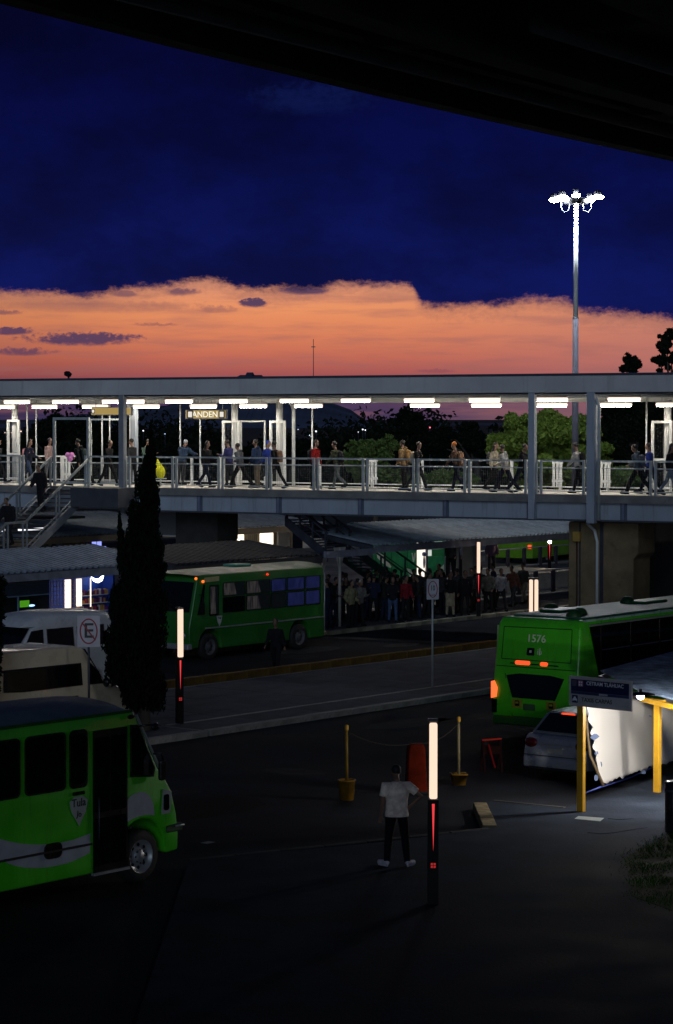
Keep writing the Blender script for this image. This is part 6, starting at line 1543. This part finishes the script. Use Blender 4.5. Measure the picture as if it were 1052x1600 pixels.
on_bridge(431, .9, 'person in black jacket at the right end of the middle group', 'walkA', -1, BLK, BLK, pack=BROWN)
on_bridge(492, 1.6, 'person in a red jacket seen from behind beside the rail posts', 'stand', 1, RED, BLK, pack=BLK)
on_bridge(527, 1.1, 'person in olive top with black backpack and grey jeans walking left', 'walkB', -1, (.08, .09, .05), (.16, .19, .20), pack=BLK)
on_bridge(632, 1.6, 'person carrying a tan bag in front of the small green tree', 'standC', -1, TAN, BLK, pack=(.25, .14, .05))
on_bridge(652, .9, 'person in black stepping right next to the one with the tan bag', 'walkA', 1, BLK, DGREY, pack=(.3, .24, .16))
on_bridge(714, 1.1, 'person with orange hair and a brown backpack leaning forward', 'walkB', -1, BROWN, NAVY, hair=(.50, .17, .05), pack=(.22, .12, .07))
on_bridge(772, 2.4, 'person in cream shirt with a dark pack in front of the bright tree', 'walkD', 1, CREAM, BLK, pack=DGREY)
on_bridge(790, 1.0, 'person in a white hooded top in front of the bright tree', 'walkC', -1, WHITE, NAVY, scale=.98)
on_bridge(815, .7, 'person in black striding beside the one in the white hooded top', 'walkC', 1, BLK, NAVY)
on_bridge(904, 1.0, 'person in white top with a black backpack beside the big square column', 'walkB', -1, WHITE, BLK, pack=BLK)
on_bridge(997, 1.0, 'person in grey blue jacket with a backpack near the right end of the footbridge', 'walkC', -1, (.13, .17, .22), BLK, pack=(.06, .07, .10))
on_bridge(1016, 1.6, 'person in a vivid blue shirt near the right end of the footbridge', 'walkA', -1, BLUE, NAVY)
on_bridge(1047, .8, 'person with long dark hair and pale jeans at the right edge of the footbridge', 'walkD', 1, BLK, LJEAN)
# bags and things carried or set down
p = B(bu(251, 1.5), 1.5, FL + .012); t = thing('sack', 'bright yellow bulging sack on the footbridge floor right of the cypress', 'sack', p, BR)
b = MB(); b.ball((0, 0, .55), (.20, .17, .28), 14, 10); b.ball((-.12, .03, .80), (.16, .14, .16), 12, 8); b.tube([(-.1, 0, .9), (-.15, 0, 1.08)], [.08, .03], 8); me = remesh(b, 'bag', .03); me.materials.append(cm((.62, .62, .02))); link('bag', me, t)
b = MB(); b.tube([(0, 0, 0), (0, 0, .35)], .03, 8); b.box(-.2, .2, -.15, .15, .28, .32); b.build('trolley', railm, t)
p = B(bu(110, .9), .9, FL + 1.15); t = thing('balloon', 'small pink foil balloon held beside the stair gate', 'balloon', p)
b = MB(); b.ball((-.09, 0, .08), (.12, .05, .12)); b.ball((.06, 0, .08), (.12, .05, .12)); b.ball((-.01, 0, -.06), (.12, .05, .14)); me = remesh(b, 'foil', .02); me.materials.append(cm((.85, .28, .62))); link('foil', me, t)
b = MB(); b.tube([(0, 0, -.18), (.15, 0, -.5)], .006, 4); b.build('string', whitesteel, t)
def at_stairs(d, du, label, pose, sh):
    return person(label, pose, B(us + du, -d, FL - .56 * d - .02), BR - PI / 2, sh, BLK, group=gb, pack=(.015, .015, .018), scale=1.05)
at_stairs(1.7, -1.15, 'dark person in a heavy coat going down the left staircase, upper of the two', 'descend', BLK)
at_stairs(3.9, -1.05, 'dark person with a pack near the staircase landing, lower of the two', 'descend', BLK)

# waiting crowd on the platform
gc_ = 'people waiting along the platform edge'; rc = random.Random(21)
plain = 'dark clothed person standing in the waiting crowd under the long canopy'
def on_plat(x, c, label, pose, turn, sh, tr, z=.15, **k): a = aL(x, c); return person(label, pose, L(a, c, z), LR + turn, sh, tr, group=k.pop('group', gc_), **k)
special = {
    548: ('person in a pale ochre top near the left end of the waiting crowd', 'standC', (.20, .18, .10), BLK, {}),
    562: ('person in brown grey coat and light cap near the left end of the waiting crowd', 'standB', (.13, .12, .11), BLK, dict(hair=(.4, .36, .28))),
    634: ('person in a dark red jacket in the middle of the waiting crowd', 'stand', (.18, .012, .02), BLK, {}),
    614: ('person in blue jeans left of the red jacketed one in the crowd', 'standB', BLK, (.05, .09, .18), {}),
    704: ('person in a black top and long beige skirt right of the speed limit sign', 'standD', BLK, (.30, .24, .16), {}),
    727: ('person in dark clothes with a pale bag strap right of the beige skirted one', 'stand', BLK, BLK, dict(pack=(.12, .12, .13))),
    764: ('person in a mid grey jacket facing the road left of the double light column', 'standC', (.085, .085, .08), BLK, {}),
    783: ('person in pale grey hooded jacket seen side on left of the double light column', 'walkA', (.20, .21, .25), BLK, dict(pack=(.15, .15, .2))),
}
for x in range(512, 700, 9):
    nx = min(special, key=lambda q: abs(q - x))
    if abs(nx - x) <= 4: continue
    c = 57.1 + rc.uniform(0, 1.6)
    on_plat(x + rc.uniform(-3, 3), c, plain, rc.choice(['stand', 'standB', 'standC', 'walkA', 'standD', 'stand']), rc.uniform(0, 6.28), rc.choice([BLK, NAVY, DGREY, (.03, .02, .02), (.02, .02, .02), (.05, .05, .06)]), rc.choice([BLK, NAVY, DGREY]), scale=rc.uniform(.93, 1.05))
for x in (516, 530, 541, 573, 584, 596, 606, 622, 646, 658, 671, 688):
    on_plat(x, 59.4 + rc.uniform(-.4, .8), plain, rc.choice(['stand', 'standC', 'standB']), rc.uniform(0, 6.28), rc.choice([BLK, NAVY, DGREY]), BLK, scale=rc.uniform(.95, 1.05))
for x in (716, 739, 746, 753, 773):
    on_plat(x, 57.6 + rc.uniform(0, 1.2), plain, rc.choice(['stand', 'standC', 'walkA']), rc.uniform(0, 6.28), rc.choice([BLK, NAVY, DGREY]), BLK, scale=rc.uniform(.95, 1.05))
for x, (lb_, po, sh, tr, kw) in special.items(): on_plat(x, 57.0, lb_, po, rc.uniform(3.2, 4.6), sh, tr, **kw)
on_plat(803, 58.2, 'person in a reddish brown top striding between crowd and double light column', 'walkC', PI, (.14, .06, .05), (.05, .06, .07))
on_plat(819, 58.6, 'person in dark top and pale trousers walking beside the double light column', 'walkA', PI, (.04, .05, .04), (.13, .12, .10))
gd = 'people standing near the green kiosk'
for i, (x, c, lb_, sh) in enumerate([(704, 64.2, 'dark person left of the three standing right of the green kiosk', BLK), (714, 65.0, 'dark person in the middle of the three right of the green kiosk', NAVY), (725, 64.4, 'person with pale face and striped top right of the green kiosk', (.10, .10, .14))]):
    on_plat(x, c, lb_, 'standC' if i < 2 else 'stand', 3.6 + i * .5, sh, BLK, z=.9 - .0, group=gd)
q = MB(); q.box(0, 9, -1.5, 2.2, .01, .9); o = tag(q.build('terrace', concrete), kind='structure'); o.location = L(aL(690, 64.4), 64.4); o.rotation_euler = (0, 0, LR)
on_plat(769, 70.5, 'person in a dark purple coat standing on the ramp behind the nearer fence', 'standC', 4, (.05, .03, .05), BLK, z=.2, scale=1.05, group=gd)
gf = 'people on the far platform beyond the fences'
for i, x in enumerate((822, 831, 838, 846, 853, 866, 873, 881, 888, 896)):
    on_plat(x, 80.5 + (i % 3) * .5, 'dark distant person standing on the far platform beyond the fences', ('stand', 'standC', 'walkA')[i % 3], i * 1.3, (BLK, DGREY, (.10, .10, .12))[i % 3], BLK, group=gf)
q = MB(); q.box(-5, 40, -1, 6, .01, .3); o = tag(q.build('platform', concrete), kind='structure'); o.location = L(aL(815, 80), 80); o.rotation_euler = (0, 0, LR)
# lone figure by the yellow kerb
a = aL(431, 49.3); person('dark figure with pale trainers standing on the road by the yellow kerb', 'walkA', L(a, 49.3, .004), LR + 3.6, BLK, BLK, shoe=(.4, .4, .45), scale=1.0)

# man in white shirt, seen from behind
MF = figure(dict(toe=.11, ll=(2, 3, 6), rl=(-2, 2, 7), la=(2, 10, 7), ra=(-8, 22, 50, 95), lean=2, head=34, short=True, jacket=.026, build=1.14, leg=1.12), .013)
mp_ = G(620, 1353, .15)
person('person in white short sleeved shirt, back turned, beside nearest light column', None, (mp_.x, mp_.y, .15), PI / 2 + R(4), (.85, .68, .58), (.006, .006, .008), shoe=(.55, .53, .60), fig=MF, scale=1.0, sk=skin)
